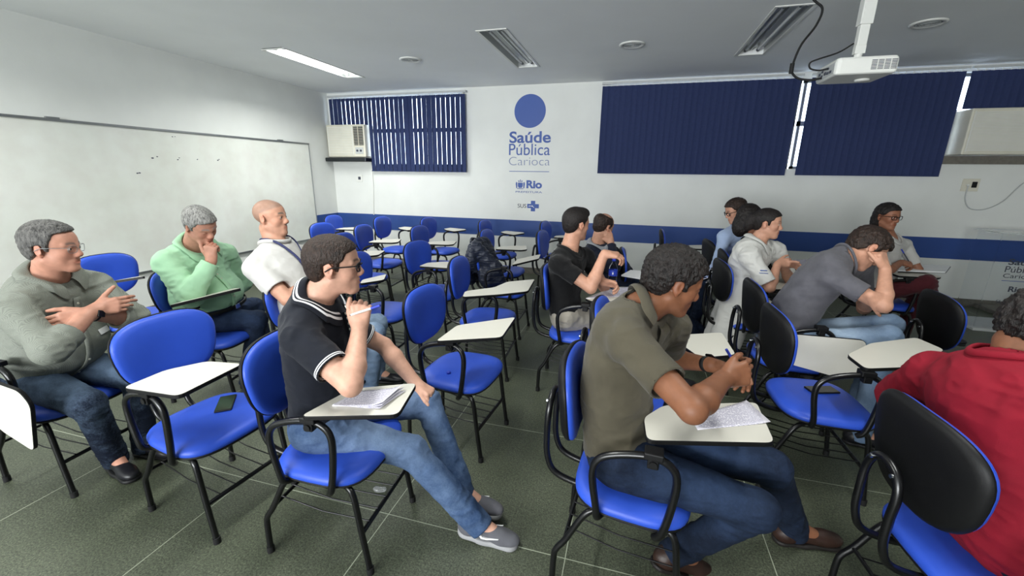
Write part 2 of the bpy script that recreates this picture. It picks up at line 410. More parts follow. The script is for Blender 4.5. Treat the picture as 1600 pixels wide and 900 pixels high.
# air conditioners
def air_con(x0, x1, z0, z1, depth, label, grillw, ribs):
    r = empty('air_conditioner', ((x0+x1)/2, YB, z0)); tag(r, label, 'air conditioner', 'window air conditioners')
    W, H = x1-x0, z1-z0; o = -W/2
    b = MB(); b.box((o, -depth, 0), (o+W, .2, H), bev=.012); b.build('case', M['aged_plastic'], r)
    g = MB(); gw = W*grillw
    for k in range(ribs):
        z = .045+(H-.09)*k/(ribs-1); g.box((o+.035, -depth-.012, z-.004), (o+gw, -depth+.001, z+.004))
    g.box((o+.025, -depth-.006, .03), (o+.035, -depth+.001, H-.03)); g.box((o+gw, -depth-.006, .03), (o+gw+.01, -depth+.001, H-.03))
    g.build('intake_grille', M['white_plastic'], r)
    v = MB(); v.box((o+gw+.03, -depth-.004, H*.36), (o+W-.025, -depth+.001, H-.03)); v.build('air_outlet', M['steel_dark'], r)
    lo = MB()
    for k in range(12): z = H*.38+(H*.58)*k/12; lo.box((o+gw+.03, -depth-.014, z), (o+W-.025, -depth-.002, z+.006))
    lo.box(((o+gw+o+W)/2-.002, -depth-.014, H*.36), ((o+gw+o+W)/2+.006, -depth-.002, H-.03))
    lo.build('louvre', M['aged_plastic'], r)
    p = MB().box((o+gw+.04, -depth-.006, .05), (o+W-.04, -depth+.001, H*.3), bev=.003); cp = p.build('control_panel', M['rail'], r)
    for k in (-1, 1): MB().tube([(o+gw+.04+(W-gw-.08)*(.5+.22*k), -depth-.016, .05+(H*.3-.05)/2), (o+gw+.04+(W-gw-.08)*(.5+.22*k), -depth-.004, .05+(H*.3-.05)/2)], .018, 14).build('knob', M['dark_print'], cp)
    return r
a1 = air_con(-5.14, -4.40, 1.84, 2.36, .16, 'small cream window air conditioner in the left corner window', .68, 17)
tr = MB().box((-.40, -.22, -.075), (.40, .1, -.012), bev=.01); tr.build('drip_tray', M['steel_dark'], a1)
a2 = air_con(3.62, 4.62, 1.87, 2.37, .28, 'large cream window air conditioner at the right edge under the short blind', .62, 28)
# sockets and cables
def socket(x, z, w, h, label, dark=False):
    r = tag(empty('wall_socket', (x, YB, z)), label, 'socket', 'wall sockets')
    MB().box((-w/2, -.012, -h/2), (w/2, 0, h/2), bev=.003).build('face_plate', M['aged_plastic' if dark else 'white_plastic'], r)
    if dark:
        MB().box((.01, -.02, -.03), (.06, -.011, .04), bev=.003).build('socket_insert', M['black_plastic'], r)
        MB().tube([(-.035, -.035, 0), (-.035, -.01, 0)], .014, 10).build('plug', M['white_plastic'], r)
    else:
        MB().box((-.02, -.018, -.025), (.03, -.011, .025), bev=.003).build('socket_insert', M['dark_print'], r)
socket(-4.67, 1.49, .12, .12, 'small white wall socket under the corner air conditioner')
socket(3.955, 1.525, .17, .15, 'beige wall socket with a black outlet below the large air conditioner', True)
def cable(name, pts, r, m, label, parent=None):
    o = MB().tube(smooth_path(pts, 8), r, 6).build(name, m, parent)
    if parent is None: tag(o, label, 'cable')
    return o
cable('power_cable', [(-4.41, YB-.012, 1.82), (-4.40, YB-.01, 1.4), (-4.42, YB-.012, 1.1), (-4.43, YB-.012, .9), (-4.43, YB-.014, .86)], .008, M['white_plastic'], 'white cable hanging down the wall from the corner air conditioner')
cable('power_cable', [(3.92, YB-.035, 1.52), (3.93, YB-.03, 1.36), (4.0, YB-.03, 1.25), (4.15, YB-.03, 1.24), (4.3, YB-.03, 1.34), (4.42, YB-.03, 1.53), (4.55, YB-.06, 1.7), (4.6, YB-.1, 1.86)], .006, M['rail'], 'thin grey cable looping from the beige socket to the large air conditioner')
# wall logo: painted lettering
def wall_logo():
    r = tag(empty('wall_logo', (-1.6, YB, 1.0)), 'blue painted health logo with disc and lettering on the white wall', 'wall sign')
    y = -.003; ox, oz = 1.6, -1.0
    V = [(math.cos(a)*.243-1.607+ox, -.003, math.sin(a)*.238+2.51+oz) for a in np.linspace(0, 2*PI, 65)[:-1]]
    mb = MB(); mb.add(V+[(v[0], 0, v[2]) for v in V], [tuple(range(64))]+[(i, i+64, (i+1) % 64+64, (i+1) % 64) for i in range(64)]); mb.build('disc', M['logo_blue'], r)
    R = (PI/2, 0, 0)
    def T(s, x0, x1, z, h, m, off, sz=.2): return text_mesh('lettering', s, sz, (x0+ox, -.002, z+oz), R, m, r, offset=off, width=x1-x0, height=h, extrude=.0012)
    T('Saúde', -1.925, -1.275, 2.055, .17, M['logo_blue'], .004)
    T('Pública', -1.93, -1.28, 1.875, .17, M['logo_blue'], .0)
    T('Carioca', -1.93, -1.275, 1.725, .125, M['logo_grey'], -.003)
    MB().box((-1.925+ox, -.003, 1.628+oz), (-1.283+ox, 0, 1.637+oz)).build('rule', M['logo_blue'], r)
    T('Rio', -1.64, -1.39, 1.375, .125, M['logo_blue'], .008)
    T('PREFEITURA', -1.815, -1.385, 1.305, .028, M['logo_blue'], 0)
    # coat of arms: shield, crown, supporters
    c = MB()
    def pl(pts): c.add([(p[0]+ox, -.003, p[1]+oz) for p in pts], [tuple(range(len(pts)))])
    pl([(-1.765, 1.38), (-1.715, 1.38), (-1.70, 1.41), (-1.70, 1.46), (-1.78, 1.46), (-1.78, 1.41)])
    for sx in (-1, 1):
        pl([(-1.74+sx*.05, 1.375), (-1.74+sx*.065, 1.375), (-1.74+sx*.075, 1.44), (-1.74+sx*.068, 1.475), (-1.74+sx*.05, 1.46)][::sx])
        pl([(-1.74+sx*.015, 1.47), (-1.74+sx*.03, 1.47), (-1.74+sx*.035, 1.50), (-1.74+sx*.02, 1.49)][::sx])
    pl([(-1.79, 1.362), (-1.69, 1.362), (-1.69, 1.372), (-1.79, 1.372)]); pl([(-1.747, 1.47), (-1.733, 1.47), (-1.735, 1.51), (-1.745, 1.51)])
    c.build('coat_of_arms', M['logo_blue'], r)
    T('SUS', -1.778, -1.635, 1.07, .062, M['dark_print'], .001)
    k = MB()
    for a, b in (((-1.62, 1.07), (-1.43, 1.135)), ((-1.56, 1.135), (-1.49, 1.185)), ((-1.56, 1.02), (-1.49, 1.07))): k.box((a[0]+ox, -.003, a[1]+oz), (b[0]+ox, 0, b[1]+oz))
    k.build('cross', M['logo_blue'], r)
    w = MB(); w.add([(p[0]+ox, -.0036, p[1]+oz) for p in ((-1.60, 1.105), (-1.56, 1.108), (-1.53, 1.10), (-1.53, 1.09), (-1.56, 1.10), (-1.60, 1.095))], [(0, 1, 2, 3, 4, 5)][::-1])
    w.add([(p[0]+ox, -.0036, p[1]+oz) for p in ((-1.545, 1.115), (-1.54, 1.117), (-1.505, 1.078), (-1.51, 1.075))], [(0, 1, 2, 3)]); w.build('cross_line', M['white_print'], r)
wall_logo()
# ---------------------------------------------------------------- writing-tablet chairs
TZ = .745
def seat_mesh(hx, hy, z0, prof, n=40, pw=3.3, taper=.0, mi=0, cx=.03, bow=0):
    """rounded cushion: rings of a superellipse, prof = [(scale, z)]"""
    V = []; F = []
    for s, z in prof:
        for k in range(n):
            a = 2*PI*k/n; ca, sa = math.cos(a), math.sin(a)
            x = math.copysign(abs(ca)**(2/pw), ca)*(hx-(1-s)*.215); y = math.copysign(abs(sa)**(2/pw), sa)*(hy-(1-s)*.235)*(1+taper*x/hx)
            zz = z+z0 - max(0, (x-.12))*.06
            V.append((cx+x, y, zz))
    m = len(prof)
    for i in range(m-1):
        for k in range(n): F.append((i*n+k, i*n+(k+1) % n, (i+1)*n+(k+1) % n, (i+1)*n+k))
    F.append(tuple(range(n))[::-1]); F.append(tuple((m-1)*n+k for k in range(n)))
    return V, F
def back_mesh(hy, hz, prof, n=44, pw=2.9, cz=.775, x0=-.235):
    V = []; F = []
    for s, t in prof:
        for k in range(n):
            a = 2*PI*k/n; ca, sa = math.cos(a), math.sin(a)
            z = math.copysign(abs(sa)**(2/pw), sa)*(hz-(1-s)*.17); y = math.copysign(abs(ca)**(2/pw), ca)*(hy-(1-s)*.215)
            y *= 1+.13*z/hz-.04*(z/hz)**2
            x = x0+t-.10*z-.0+ .55*y*y          # leaning back, gently curved round the sitter
            V.append((x, y, cz+z))
    m = len(prof)
    for i in range(m-1):
        for k in range(n): F.append((i*n+k, i*n+(k+1) % n, (i+1)*n+(k+1) % n, (i+1)*n+k))
    F.append(tuple(range(n))[::-1]); F.append(tuple((m-1)*n+k for k in range(n)))
    return V, F
def fan_cap(V, F):           # replace end ngons by nothing special (they are flat enough)
    return V, F
protos = {}
def chair_parts(hand):
    """meshes of one chair; hand=1 tablet on the sitter's right (-y), -1 on the left"""
    P = []
    v, f = seat_mesh(.215, .235, .442, [(.97, -.018), (1.0, -.008), (1.0, .004), (.97, .016), (.90, .026), (.75, .033), (.5, .035), (.2, .033)], taper=.05)
    P.append(('seat', v, f, 'blue_vinyl', 1))
    v, f = seat_mesh(.215, .235, .424, [(.8, -.016), (.95, -.012), (.995, -.002), (.995, .004)], taper=.05)
    P.append(('seat_shell', v, f, 'black_plastic', 1))
    v, f = back_mesh(.215, .168, [(.97, .0), (.99, .008), (.98, .018), (.92, .028), (.8, .034), (.5, .036), (.2, .034)])
    P.append(('backrest', v, f, 'blue_vinyl', 1))
    v, f = back_mesh(.215, .168, [(.6, -.026), (.9, -.022), (.985, -.012), (1.01, -.002), (1.01, .004), (.99, .006)])
    P.append(('back_shell', v, f, 'black_plastic', 1))
    sup = MB()
    pth = smooth_path([(-.06, -.07, .405), (-.17, -.07, .40), (-.27, -.072, .43), (-.305, -.073, .50), (-.31, -.074, .60), (-.307, -.074, .68), (-.305, -.05, .735), (-.305, 0, .755), (-.305, .05, .735), (-.307, .074, .68), (-.31, .074, .60), (-.305, .073, .50), (-.27, .072, .43), (-.17, .07, .40), (-.06, .07, .405)], 5)
    sup.tube(pth, .013, 8, flat=1)
    P.append(('back_support', sup.v, sup.f, 'black_metal', 1))
    h = -hand
    for sx, pts in ((1, [(.10, .17, .405), (.165, .19, .40), (.195, .198, .36), (.215, .2, .20), (.24, .202, .012)]), (-1, [(-.02, .15, .405), (-.08, .17, .395), (-.13, .185, .36), (-.19, .195, .24), (-.222, .2, .19), (-.232, .2, .15), (-.236, .2, .012)])):
        for sy in (-1, 1):
            q = smooth_path([(p[0], p[1]*sy, p[2]) for p in pts], 5)
            t = MB().tube(q, .0125, 8); P.append(('leg', t.v, t.f, 'black_metal', 1))
            e = pts[-1]; t = MB().tube([(e[0], e[1]*sy, .03), (e[0], e[1]*sy, .0)], .0155, 10); P.append(('rubber_foot', t.v, t.f, 'rubber', 1))
    for nm, pts, r in (('crossbar', [(.215, -.198, .19), (.215, .198, .19)], .010), ('crossbar', [(-.195, -.195, .235), (-.195, .195, .235)], .008), ('under_frame', [(.11, -.17, .408), (.11, .17, .408)], .012), ('under_frame', [(-.06, -.15, .408), (-.06, .15, .408)], .012)):
        t = MB().tube(pts, r, 8); P.append((nm, t.v, t.f, 'black_metal', 1))
    for k in range(5):
        y = -.14+.07*k; t = MB().tube([(.215, y, .20), (0, y, .205), (-.195, y, .245)], .0032, 6); P.append(('basket_wire', t.v, t.f, 'black_metal', 1))
    # arm loop
    a = smooth_path([(-.05, .17*h, .408), (-.075, .235*h, .42), (-.08, .25*h, .47), (-.10, .252*h, .60), (-.085, .252*h, .665), (-.03, .252*h, .70), (.075, .252*h, .722), (.14, .252*h, .705), (.168, .252*h, .65), (.158, .252*h, .52), (.14, .25*h, .43), (.12, .235*h, .40)], 5)
    t = MB().tube(a, .0135, 8); P.append(('armrest', t.v, t.f, 'black_metal', 1))
    t = MB(); t.box((.06, .252*h-.022, .722), (.12, .252*h+.03, .746), bev=.004); t.box((.072, .252*h-.020, .69), (.108, .252*h+.016, .73), bev=.004); t.tube([(.09, .252*h-.026, .708), (.09, .252*h+.022, .708)], .013, 10)
    P.append(('tablet_bracket', t.v, t.f, 'black_plastic', 0))
    for yy in (-.05, .05):
        t = MB().tube([(-.322, yy, .733), (-.312, yy, .733)], .007, 8); P.append(('screw', t.v, t.f, 'chrome', 0))
    return P
def make_proto(hand):
    root = empty('tablet_chair'); lst = []
    for nm, v, f, m, s in chair_parts(hand):
        o = mesh_obj(nm, v, f, M[m], root, bool(s)); lst.append(o)
        if nm == 'rubber_foot': o.parent = prev_leg
        if nm == 'leg': prev_leg = o
    # screws belong to the support, brackets to the arm
    for o in lst:
        n = o.name.split('.')[0]
        if n == 'screw': o.parent = [q for q in lst if q.name.startswith('back_support')][0]
        if n == 'tablet_bracket': o.parent = [q for q in lst if q.name.startswith('armrest')][0]
    return root
def copy_tree(o, parent=None):
    c = o.copy(); col.objects.link(c)
    c.parent = parent
    for ch in list(o.children): copy_tree(ch, c)
    return c
def edge_tablet(root, x, y, yaw, mode):
    """tablet hinged half up: its near edge runs between two points, the board slopes down away from the aisle"""
    (a, b), slope = mode; P, Q = atz(*a, .80), atz(*b, .83)
    v = unit(np.array([*((P+Q)/2)[:2], 0.])); e = v*.26+np.array([0, 0, -.26*slope]); u = unit(Q-P)
    loc = round_poly([(0, 0), (np.linalg.norm(Q-P), 0), (np.linalg.norm(Q-P)-.03, .26), (.12, .22)], .03, 4); n = len(loc)
    nn = unit(np.cross(u, e)); 
    def W(p, t): w_ = P+u*p[0]+unit(e)*p[1]+nn*t; q = rot2((w_[0]-x, w_[1]-y), -yaw); return (q[0], q[1], w_[2])
    V = [W(p, 0) for p in loc]+[W(p, .018) for p in loc]
    F = [tuple(range(n))[::-1], tuple(n+k for k in range(n))]+[(i, (i+1) % n, n+(i+1) % n, n+i) for i in range(n)]
    up = nn[2] > 0
    return mesh_obj('writing_tablet', V, F, [M['laminate'], M['black_plastic']], root, False, [1 if up else 0, 0 if up else 1]+[1]*n)
GEN_TAB = [(.00, -.285), (-.02, -.12), (.10, .0), (.27, .08), (.345, -.17), (.30, -.235)]
def rot2(p, a): return (p[0]*math.cos(a)-p[1]*math.sin(a), p[0]*math.sin(a)+p[1]*math.cos(a))
def add_tablet(root, x, y, yaw, hand, px=None, mode='flat', poly=None):
    if isinstance(mode, tuple): return edge_tablet(root, x, y, yaw, mode)
    if px:
        loc = []
        for a, b in px:
            w_ = atz(a, b, TZ+.018); loc.append(rot2((w_[0]-x, w_[1]-y), -yaw))
    else:
        loc = [(a, b*hand) for a, b in (poly or GEN_TAB)]
    ar = sum(loc[i][0]*loc[(i+1) % len(loc)][1]-loc[(i+1) % len(loc)][0]*loc[i][1] for i in range(len(loc)))
    if ar < 0: loc = loc[::-1]
    pl = round_poly(loc, .03, 4); n = len(pl); c = sum(np.array(p) for p in pl)/n
    def ring(s, z): return [(p[0]+(c[0]-p[0])*s, p[1]+(c[1]-p[1])*s, z) for p in pl]
    V = ring(.02, 0)+ring(0, .003)+ring(0, .015)+ring(.012, .0178)+ring(.02, .018)
    F = []; mi = []
    F.append(tuple(range(n))[::-1]); mi.append(2)
    for i in range(4):
        for k in range(n): F.append((i*n+k, i*n+(k+1) % n, (i+1)*n+(k+1) % n, (i+1)*n+k)); mi.append(1 if i < 3 else 0)
    F.append(tuple(4*n+k for k in range(n))); mi.append(0)
    V = [np.array(v) for v in V]
    h = -hand
    if mode == 'flat': V = [v+(0, 0, TZ) for v in V]
    elif mode == 'down':      # folded down: hanging beside the arm, laminate facing out
        ref = min(v[1] for v in V) if hand > 0 else max(v[1] for v in V)
        V = [np.array([v[0], (.285-.0)*h+(v[2])*h, .70-abs(v[1]-ref)]) for v in V]
    else:                     # tilted up about its long side
        a = mode; py = .06*hand
        V = [np.array([v[0], py+(v[1]-py)*math.cos(a)+v[2]*math.sin(a)*hand, TZ-(v[1]-py)*hand*math.sin(a)*1+v[2]*math.cos(a)]) for v in V]
    o = mesh_obj('writing_tablet', V, F, [M['laminate'], M['black_plastic'], M['tablet_under']], root, False, mi)
    return o
CH = {}
_used = {}
def chair(key, x, y, yawdeg, label, group, hand=1, px=None, mode='flat', poly=None):
    if hand not in _used: _used[hand] = make_proto(hand); r = _used[hand]; first = True
    else: r = copy_tree(PR[hand]); first = False
    if first: PR[hand] = r
    # prototypes get their own tablet after being copied: remove copied tablets
    for ch in list(r.children):
        if ch.name.split('.')[0] == 'writing_tablet': bpy.data.objects.remove(ch)
    yaw = math.radians(yawdeg)
    r.location = (x, y, 0); r.rotation_euler = (0, 0, yaw)
    tag(r, label, 'chair', group)
    add_tablet(r, x, y, yaw, hand, px, mode, poly)
    CH[key] = (x, y, yaw); return r
PR = {}
GE, GO = 'empty blue tablet chairs', 'blue tablet chairs with someone sitting on them'
chair('centre', -.94, 2.16, -4.8, 'empty blue chair in the middle aisle beside the navy polo man', GE, px=[(680, 533), (714, 508), (806, 495), (784, 527)])
chair('left', -1.87, 1.32, -6.5, 'empty blue chair with a phone on its seat, left foreground', GE, px=[(190, 606), (258, 578), (324, 564), (380, 568), (278, 619)])
chair('navy', -1.17, 1.34, 4, 'blue chair under the man in the navy polo', GO, px=[(467, 651), (549, 607), (652, 598), (622, 648)])
chair('L1', -2.84, 1.29, 3, 'blue chair under the man in the grey shirt with its tablet folded down', GO, mode='down')
chair('L2', -2.84, 2.16, 12, 'blue chair under the man in the mint green shirt', GO, mode=(((264, 482), (378, 454)), .20))
chair('L3', -3.8, 2.25, -4, 'empty blue chair against the whiteboard wall behind the man in grey', GE, mode=(((176, 443), (228, 435)), .17))
chair('L4', -1.9, 2.16, 4, 'blue chair under the man in the white T-shirt', GO)
chair('cM', -2.0, 3.0, 2, 'empty blue chair just beyond the man in the white T-shirt', GE, px=[(562, 443), (566, 437), (604, 428), (600, 437)])
chair('cN', -2.86, 3.95, 0, 'empty blue chair behind the forehead of the man in navy', GE)
chair('c3', -3.12, 4.73, 5, 'empty blue chair in second row from window wall, left end', GE)
chair('c4', -3.48, 5.71, -2, 'empty blue chair by the window wall below the hanging white cable', GE, hand=-1)
chair('c1', -4.28, 5.62, 3, 'empty blue chair in the far left corner under the small air conditioner', GE)
chair('c2', -3.74, 4.68, -3, 'empty blue chair in front of the far corner chair, backrest facing the camera', GE)
chair('c5', -2.77, 5.84, -5, 'empty blue chair by the window wall, below the right end of the left blind', GE, hand=-1)
chair('c6', -2.39, 4.85, -2, 'empty blue chair in the second row from the window wall, left of the wall logo', GE)
chair('c8', -1.82, 3.70, -8, 'empty blue chair with round back, right behind the empty middle aisle chair', GE)
chair('c7', -1.10, 3.1, 3, 'empty blue chair with long curved tablet in front of the jacket chair', GE, px=[(722, 464), (726, 455), (747, 452), (772, 449), (793, 440), (836, 436), (825, 455), (780, 460)])
chair('c9', -1.84, 5.8, -5, 'empty blue chair by the window wall, directly below the wall logo', GE, hand=-1)
chair('c10', -1.46, 4.8, -2, 'empty blue chair just behind the jacket chair', GE)
chair('c11', -1.22, 3.98, 1, 'blue chair with a dark jacket hung over its back', GE, px=[(800, 414), (808, 405), (845, 397), (842, 404)])
chair('c12', -.97, 5.95, -8, 'empty blue chair by the window wall, left of the man in the black T-shirt', GE)
chair('c13', -.8, 4.94, -5, 'empty blue chair behind the shoulder of the man in the black T-shirt', GE)
chair('R1', -.35, 3.04, 1, 'blue chair under the man in the black T-shirt', GO, px=[(913, 466), (960, 448), (1000, 448), (996, 470), (925, 471)])
chair('R2', .06, 1.5, -4, 'blue chair under the man in the olive polo', GO, px=[(1005, 652), (1010, 688), (1212, 692), (1183, 628), (1036, 633)])
chair('R3', .1, 2.22, -5, 'empty blue chair hidden behind the man in the olive polo, its tablet above his forearm', GE, px=[(1045, 524), (1128, 519), (1150, 554), (1094, 559)])
chair('R4', 1.0, 2.38, 2, 'empty blue chair with a phone on the seat between the olive and red shirts', GE, px=[(1323, 554), (1360, 536), (1432, 527), (1476, 546), (1440, 573), (1352, 576)])
chair('R6', 1.04, 3.0, 2, 'blue chair under the man in the grey T-shirt with its tablet folded down', GO, mode='down', poly=[(-.10, -.285), (-.10, -.10), (.24, -.03), (.34, -.12), (.30, -.285)])
chair('R8', .97, 3.72, 6, 'blue chair under the woman in the white coat', GO, px=[(1195, 437), (1235, 432), (1262, 437), (1240, 452), (1205, 452)])
chair('R9', 2.05, 3.0, -4, 'empty black-backed chair beyond the red shirt', GE)
chair('R10', 1.13, 1.42, 5, 'chair with big black back shell under the man in the red shirt', GO)
chair('B6', .18, 4.0, 2, 'blue chair under the balding man with his hand at his ear', GO)
chair('B7', .62, 5.6, -2, 'empty blue chair near the window wall, right of the balding man', GE)
chair('P8', 1.05, 4.9, 8, 'black-backed chair under the man in the light blue shirt', GO)
chair('P14', 1.08, 4.23, 0, 'chair under the dark-haired woman in black', GO)
chair('P12', 2.35, 4.7, -6, 'chair under the woman with glasses by the window wall', GO)
# ---------------------------------------------------------------- continuous bodies and clothes from distance fields
F32 = np.float32
def V3(*a): return np.array(a if len(a) == 3 else a[0], float)
class Prim:
    op = 'u'; k = .02
class Cap(Prim):                       # tapered capsule, optional flattening along an axis
    def __init__(s, a, b, ra, rb, k=.02, op='u', flat=None, fk=1.0, cuta=None, cutb=None):
        s.a, s.b, s.ra, s.rb, s.k, s.op = V3(a), V3(b), ra, rb, k, op; s.flat = None if flat is None else unit(flat); s.fk = fk
        s.cuta, s.cutb = cuta, cutb    # flat ends: overshoot along the axis
        s.c = (s.a+s.b)/2; s.R = np.linalg.norm(s.b-s.a)/2+max(ra, rb)*max(1, 1/fk if fk < 1 else 1)+.01
    def d(s, P):
        ab = s.b-s.a; L = np.linalg.norm(ab)+1e-9; u = ab/L
        p = P-s.a.astype(F32)
        if s.flat is not None:
            q = (p@s.flat.astype(F32)); p = p+np.outer(q*(1/s.fk-1), s.flat).astype(F32)
        t = p@u.astype(F32); tc = np.clip(t/L, 0, 1)
        w = p-np.outer(tc*L, u).astype(F32)
        if s.cuta is not None or s.cutb is not None:
            w2 = p-np.outer(t, u).astype(F32); dr = np.sqrt((w2*w2).sum(1))-(s.ra+(s.rb-s.ra)*np.clip(t/L, -.3, 1.3))
            d0 = np.sqrt((w*w).sum(1))-(s.ra+(s.rb-s.ra)*tc)
            d = np.where(((t > L) if s.cutb is not None else False) | ((t < 0) if s.cuta is not None else False), dr, d0)
            if s.cutb is not None: d = np.maximum(d, t-(L+s.cutb))
            if s.cuta is not None: d = np.maximum(d, -t-s.cuta)
        else: d = np.sqrt((w*w).sum(1))-(s.ra+(s.rb-s.ra)*tc)
        return d*(s.fk if s.fk < 1 else 1)
class Ell(Prim):                       # oriented ellipsoid; R columns = axes
    def __init__(s, c, r, R=None, k=.02, op='u'):
        s.c, s.r, s.Rm, s.k, s.op = V3(c), V3(r), (np.eye(3) if R is None else R), k, op; s.R = max(r)+.01
    def d(s, P):
        q = (P-s.c.astype(F32))@s.Rm.astype(F32); r = s.r.astype(F32)
        k0 = np.sqrt(((q/r)**2).sum(1)); k1 = np.sqrt(((q/(r*r))**2).sum(1))+1e-9
        return k0*(k0-1)/k1
class Half(Prim):                      # keep only n.(p-c) < 0, inside a ball of radius rad (else untouched)
    def __init__(s, c, n, rad=1e3, k=.0): s.c, s.n, s.rad, s.k, s.op, s.R = V3(c), unit(n), rad, k, 'i', 1e3
    def d(s, P):
        d = (P-s.c.astype(F32))@s.n.astype(F32)
        if s.rad < 100:
            r = np.sqrt(((P-s.c.astype(F32))**2).sum(1)); d = np.where(r < s.rad, d, -1).astype(F32)
        return d
class Poly2(Prim):                     # prism of a profile polygon in a local frame (x, z), intersection
    def __init__(s, o, R, poly, k=.0, op='i', yfun=None): s.o, s.Rm, s.poly, s.k, s.op, s.c, s.R, s.yfun = V3(o), R, np.array(poly, float), k, op, V3(o), 1e3, yfun
    def d(s, P):
        q = (P-s.o.astype(F32))@s.Rm.astype(F32); x, z = q[:, 0], q[:, 2]
        if s.yfun: x = x+s.yfun(q)
        d = np.full(len(x), 1e9, F32); sg = np.ones(len(x), F32); pl = s.poly; n = len(pl)
        for i in range(n):
            a, b = pl[i], pl[(i+1) % n]; e = b-a
            wx, wz = x-a[0], z-a[1]; t = np.clip((wx*e[0]+wz*e[1])/(e@e), 0, 1)
            dd = (wx-e[0]*t)**2+(wz-e[1]*t)**2; d = np.minimum(d, dd)
            c1 = z >= a[1]; c2 = z < b[1]; c3 = e[0]*wz > e[1]*wx
            flip = (c1 & c2 & c3) | (~c1 & ~c2 & ~c3); sg = np.where(flip, -sg, sg)
        return (sg*np.sqrt(d)).astype(F32)
def smin(a, b, k):
    if k <= 0: return np.minimum(a, b)
    h = np.maximum(k-np.abs(a-b), 0)/k; return np.minimum(a, b)-h*h*k*.25
def eval_sdf(prims, P, centers=None, rad=0):
    """P: (nb, m, 3) blocks; prims are skipped on blocks they cannot reach"""
    nb, m, _ = P.shape; D = np.full((nb, m), 1.0, F32)
    for p in prims:
        if p.op == 'u' or p.R < 100:
            dist = np.sqrt(((centers-p.c)**2).sum(1)); idx = np.nonzero(dist < p.R+rad+p.k+.05)[0]
            if len(idx) == 0: continue
        else: idx = np.arange(nb)
        v = p.d(P[idx].reshape(-1, 3)).reshape(len(idx), m).astype(F32); cur = D[idx]
        if p.op == 'u': D[idx] = smin(cur, v, p.k)
        elif p.op == 's': D[idx] = -smin(-cur, v, p.k)          # subtract
        elif p.op == 'i': D[idx] = -smin(-cur, -v, p.k)         # intersect
    return D
def mesh_sdf(prims, h, pad=.0):
    """sparse surface nets"""
    B = 8; bs = B*h
    us = [p for p in prims if p.op == 'u']
    # candidate blocks: around each union primitive
    cand = set()
    for p in us:
        if isinstance(p, Cap):
            L = np.linalg.norm(p.b-p.a); n = max(1, int(L/(bs*.7))); pts = [(p.a+(p.b-p.a)*i/n, (p.ra+(p.rb-p.ra)*i/n)+.012+p.k*.3+(p.cutb or 0)*.5) for i in range(n+1)]
        else: pts = [(p.c, max(p.r)+.012+p.k*.3)]
        for c, r in pts:
            lo = np.floor((c-r)/bs).astype(int); hi = np.floor((c+r)/bs).astype(int)
            g = np.stack(np.meshgrid(*[np.arange(lo[i], hi[i]+1) for i in range(3)], indexing='ij'), -1).reshape(-1, 3)
            cand.update(map(tuple, g))
    blk = np.array(sorted(cand), int)
    ctr = (blk+.5)*bs; rad = bs*.87
    Dc = eval_sdf(us, ctr[:, None, :].astype(F32), ctr, .1)[:, 0]
    keep = np.abs(Dc) < rad+.02; blk = blk[keep]; ctr = ctr[keep]
    off = np.stack(np.meshgrid(*[np.arange(B+1)]*3, indexing='ij'), -1).reshape(-1, 3)
    org = blk*B
    out_v = []; cid_all = []; ed = []
    base = org.min(0)-2; dims = (org.max(0)+B+4)-base
    def gid(c): c = c-base; return (c[..., 0]*dims[1]+c[..., 1])*dims[2]+c[..., 2]
    CH_ = 400
    for s in range(0, len(blk), CH_):
        o = org[s:s+CH_]; P = ((o[:, None, :]+off[None])*h).astype(F32)
        D = eval_sdf(prims, P, ctr[s:s+CH_], rad).reshape(-1, B+1, B+1, B+1)
        neg = D < 0
        cn = np.stack([D[:, i:B+i, j:B+j, k:B+k] for i in (0, 1) for j in (0, 1) for k in (0, 1)], -1)   # corner order ijk
        ng = cn < 0; act = ng.any(-1) & ~ng.all(-1)
        bi, ci, cj, ck = np.nonzero(act)
        if len(bi):
            v = cn[bi, ci, cj, ck]; n_ = v < 0
            acc = np.zeros((len(bi), 3), F32); cnt = np.zeros(len(bi), F32)
            cor = np.array([(i, j, k) for i in (0, 1) for j in (0, 1) for k in (0, 1)], F32)
            for a in range(8):
                for b in range(a+1, 8):
                    if np.abs(cor[a]-cor[b]).sum() != 1: continue
                    m_ = n_[:, a] != n_[:, b]
                    t = v[:, a]/(v[:, a]-v[:, b]+1e-12); pt = cor[a]+(cor[b]-cor[a])*t[:, None]
                    acc += pt*m_[:, None]; cnt += m_
            cell = o[bi]+np.stack([ci, cj, ck], 1)
            out_v.append((cell+acc/cnt[:, None])*h); cid_all.append(gid(cell))
        for ax in range(3):
            sl0 = [slice(None)]+[slice(0, B)]*3; sl1 = [slice(None)]+[slice(0, B)]*3; sl1[ax+1] = slice(1, B+1)
            a, b = neg[tuple(sl0)], neg[tuple(sl1)]; x = np.nonzero(a != b)
            if len(x[0]):
                pos = o[x[0]]+np.stack(x[1:], 1); ed.append((ax, pos, a[x]))
    V = np.concatenate(out_v); ids = np.concatenate(cid_all); o_ = np.argsort(ids); ids_s = ids[o_]; V = V[o_]
    F = []
    for ax, pos, inside in ed:
        u = (ax+1) % 3; w = (ax+2) % 3; du = np.zeros(3, int); dw = np.zeros(3, int); du[u] = 1; dw[w] = 1
        q = [gid(pos-du-dw), gid(pos-dw), gid(pos), gid(pos-du)]
        ix = [np.searchsorted(ids_s, g) for g in q]; ok = np.ones(len(pos), bool)
        for g, i in zip(q, ix): ok &= (i < len(ids_s)); ok &= ids_s[np.minimum(i, len(ids_s)-1)] == g
        f = np.stack(ix, 1)[ok]; ins = inside[ok]
        F.append(np.where(ins[:, None], f, f[:, ::-1]))
    F = np.concatenate(F)
    return V.astype(np.float64), F
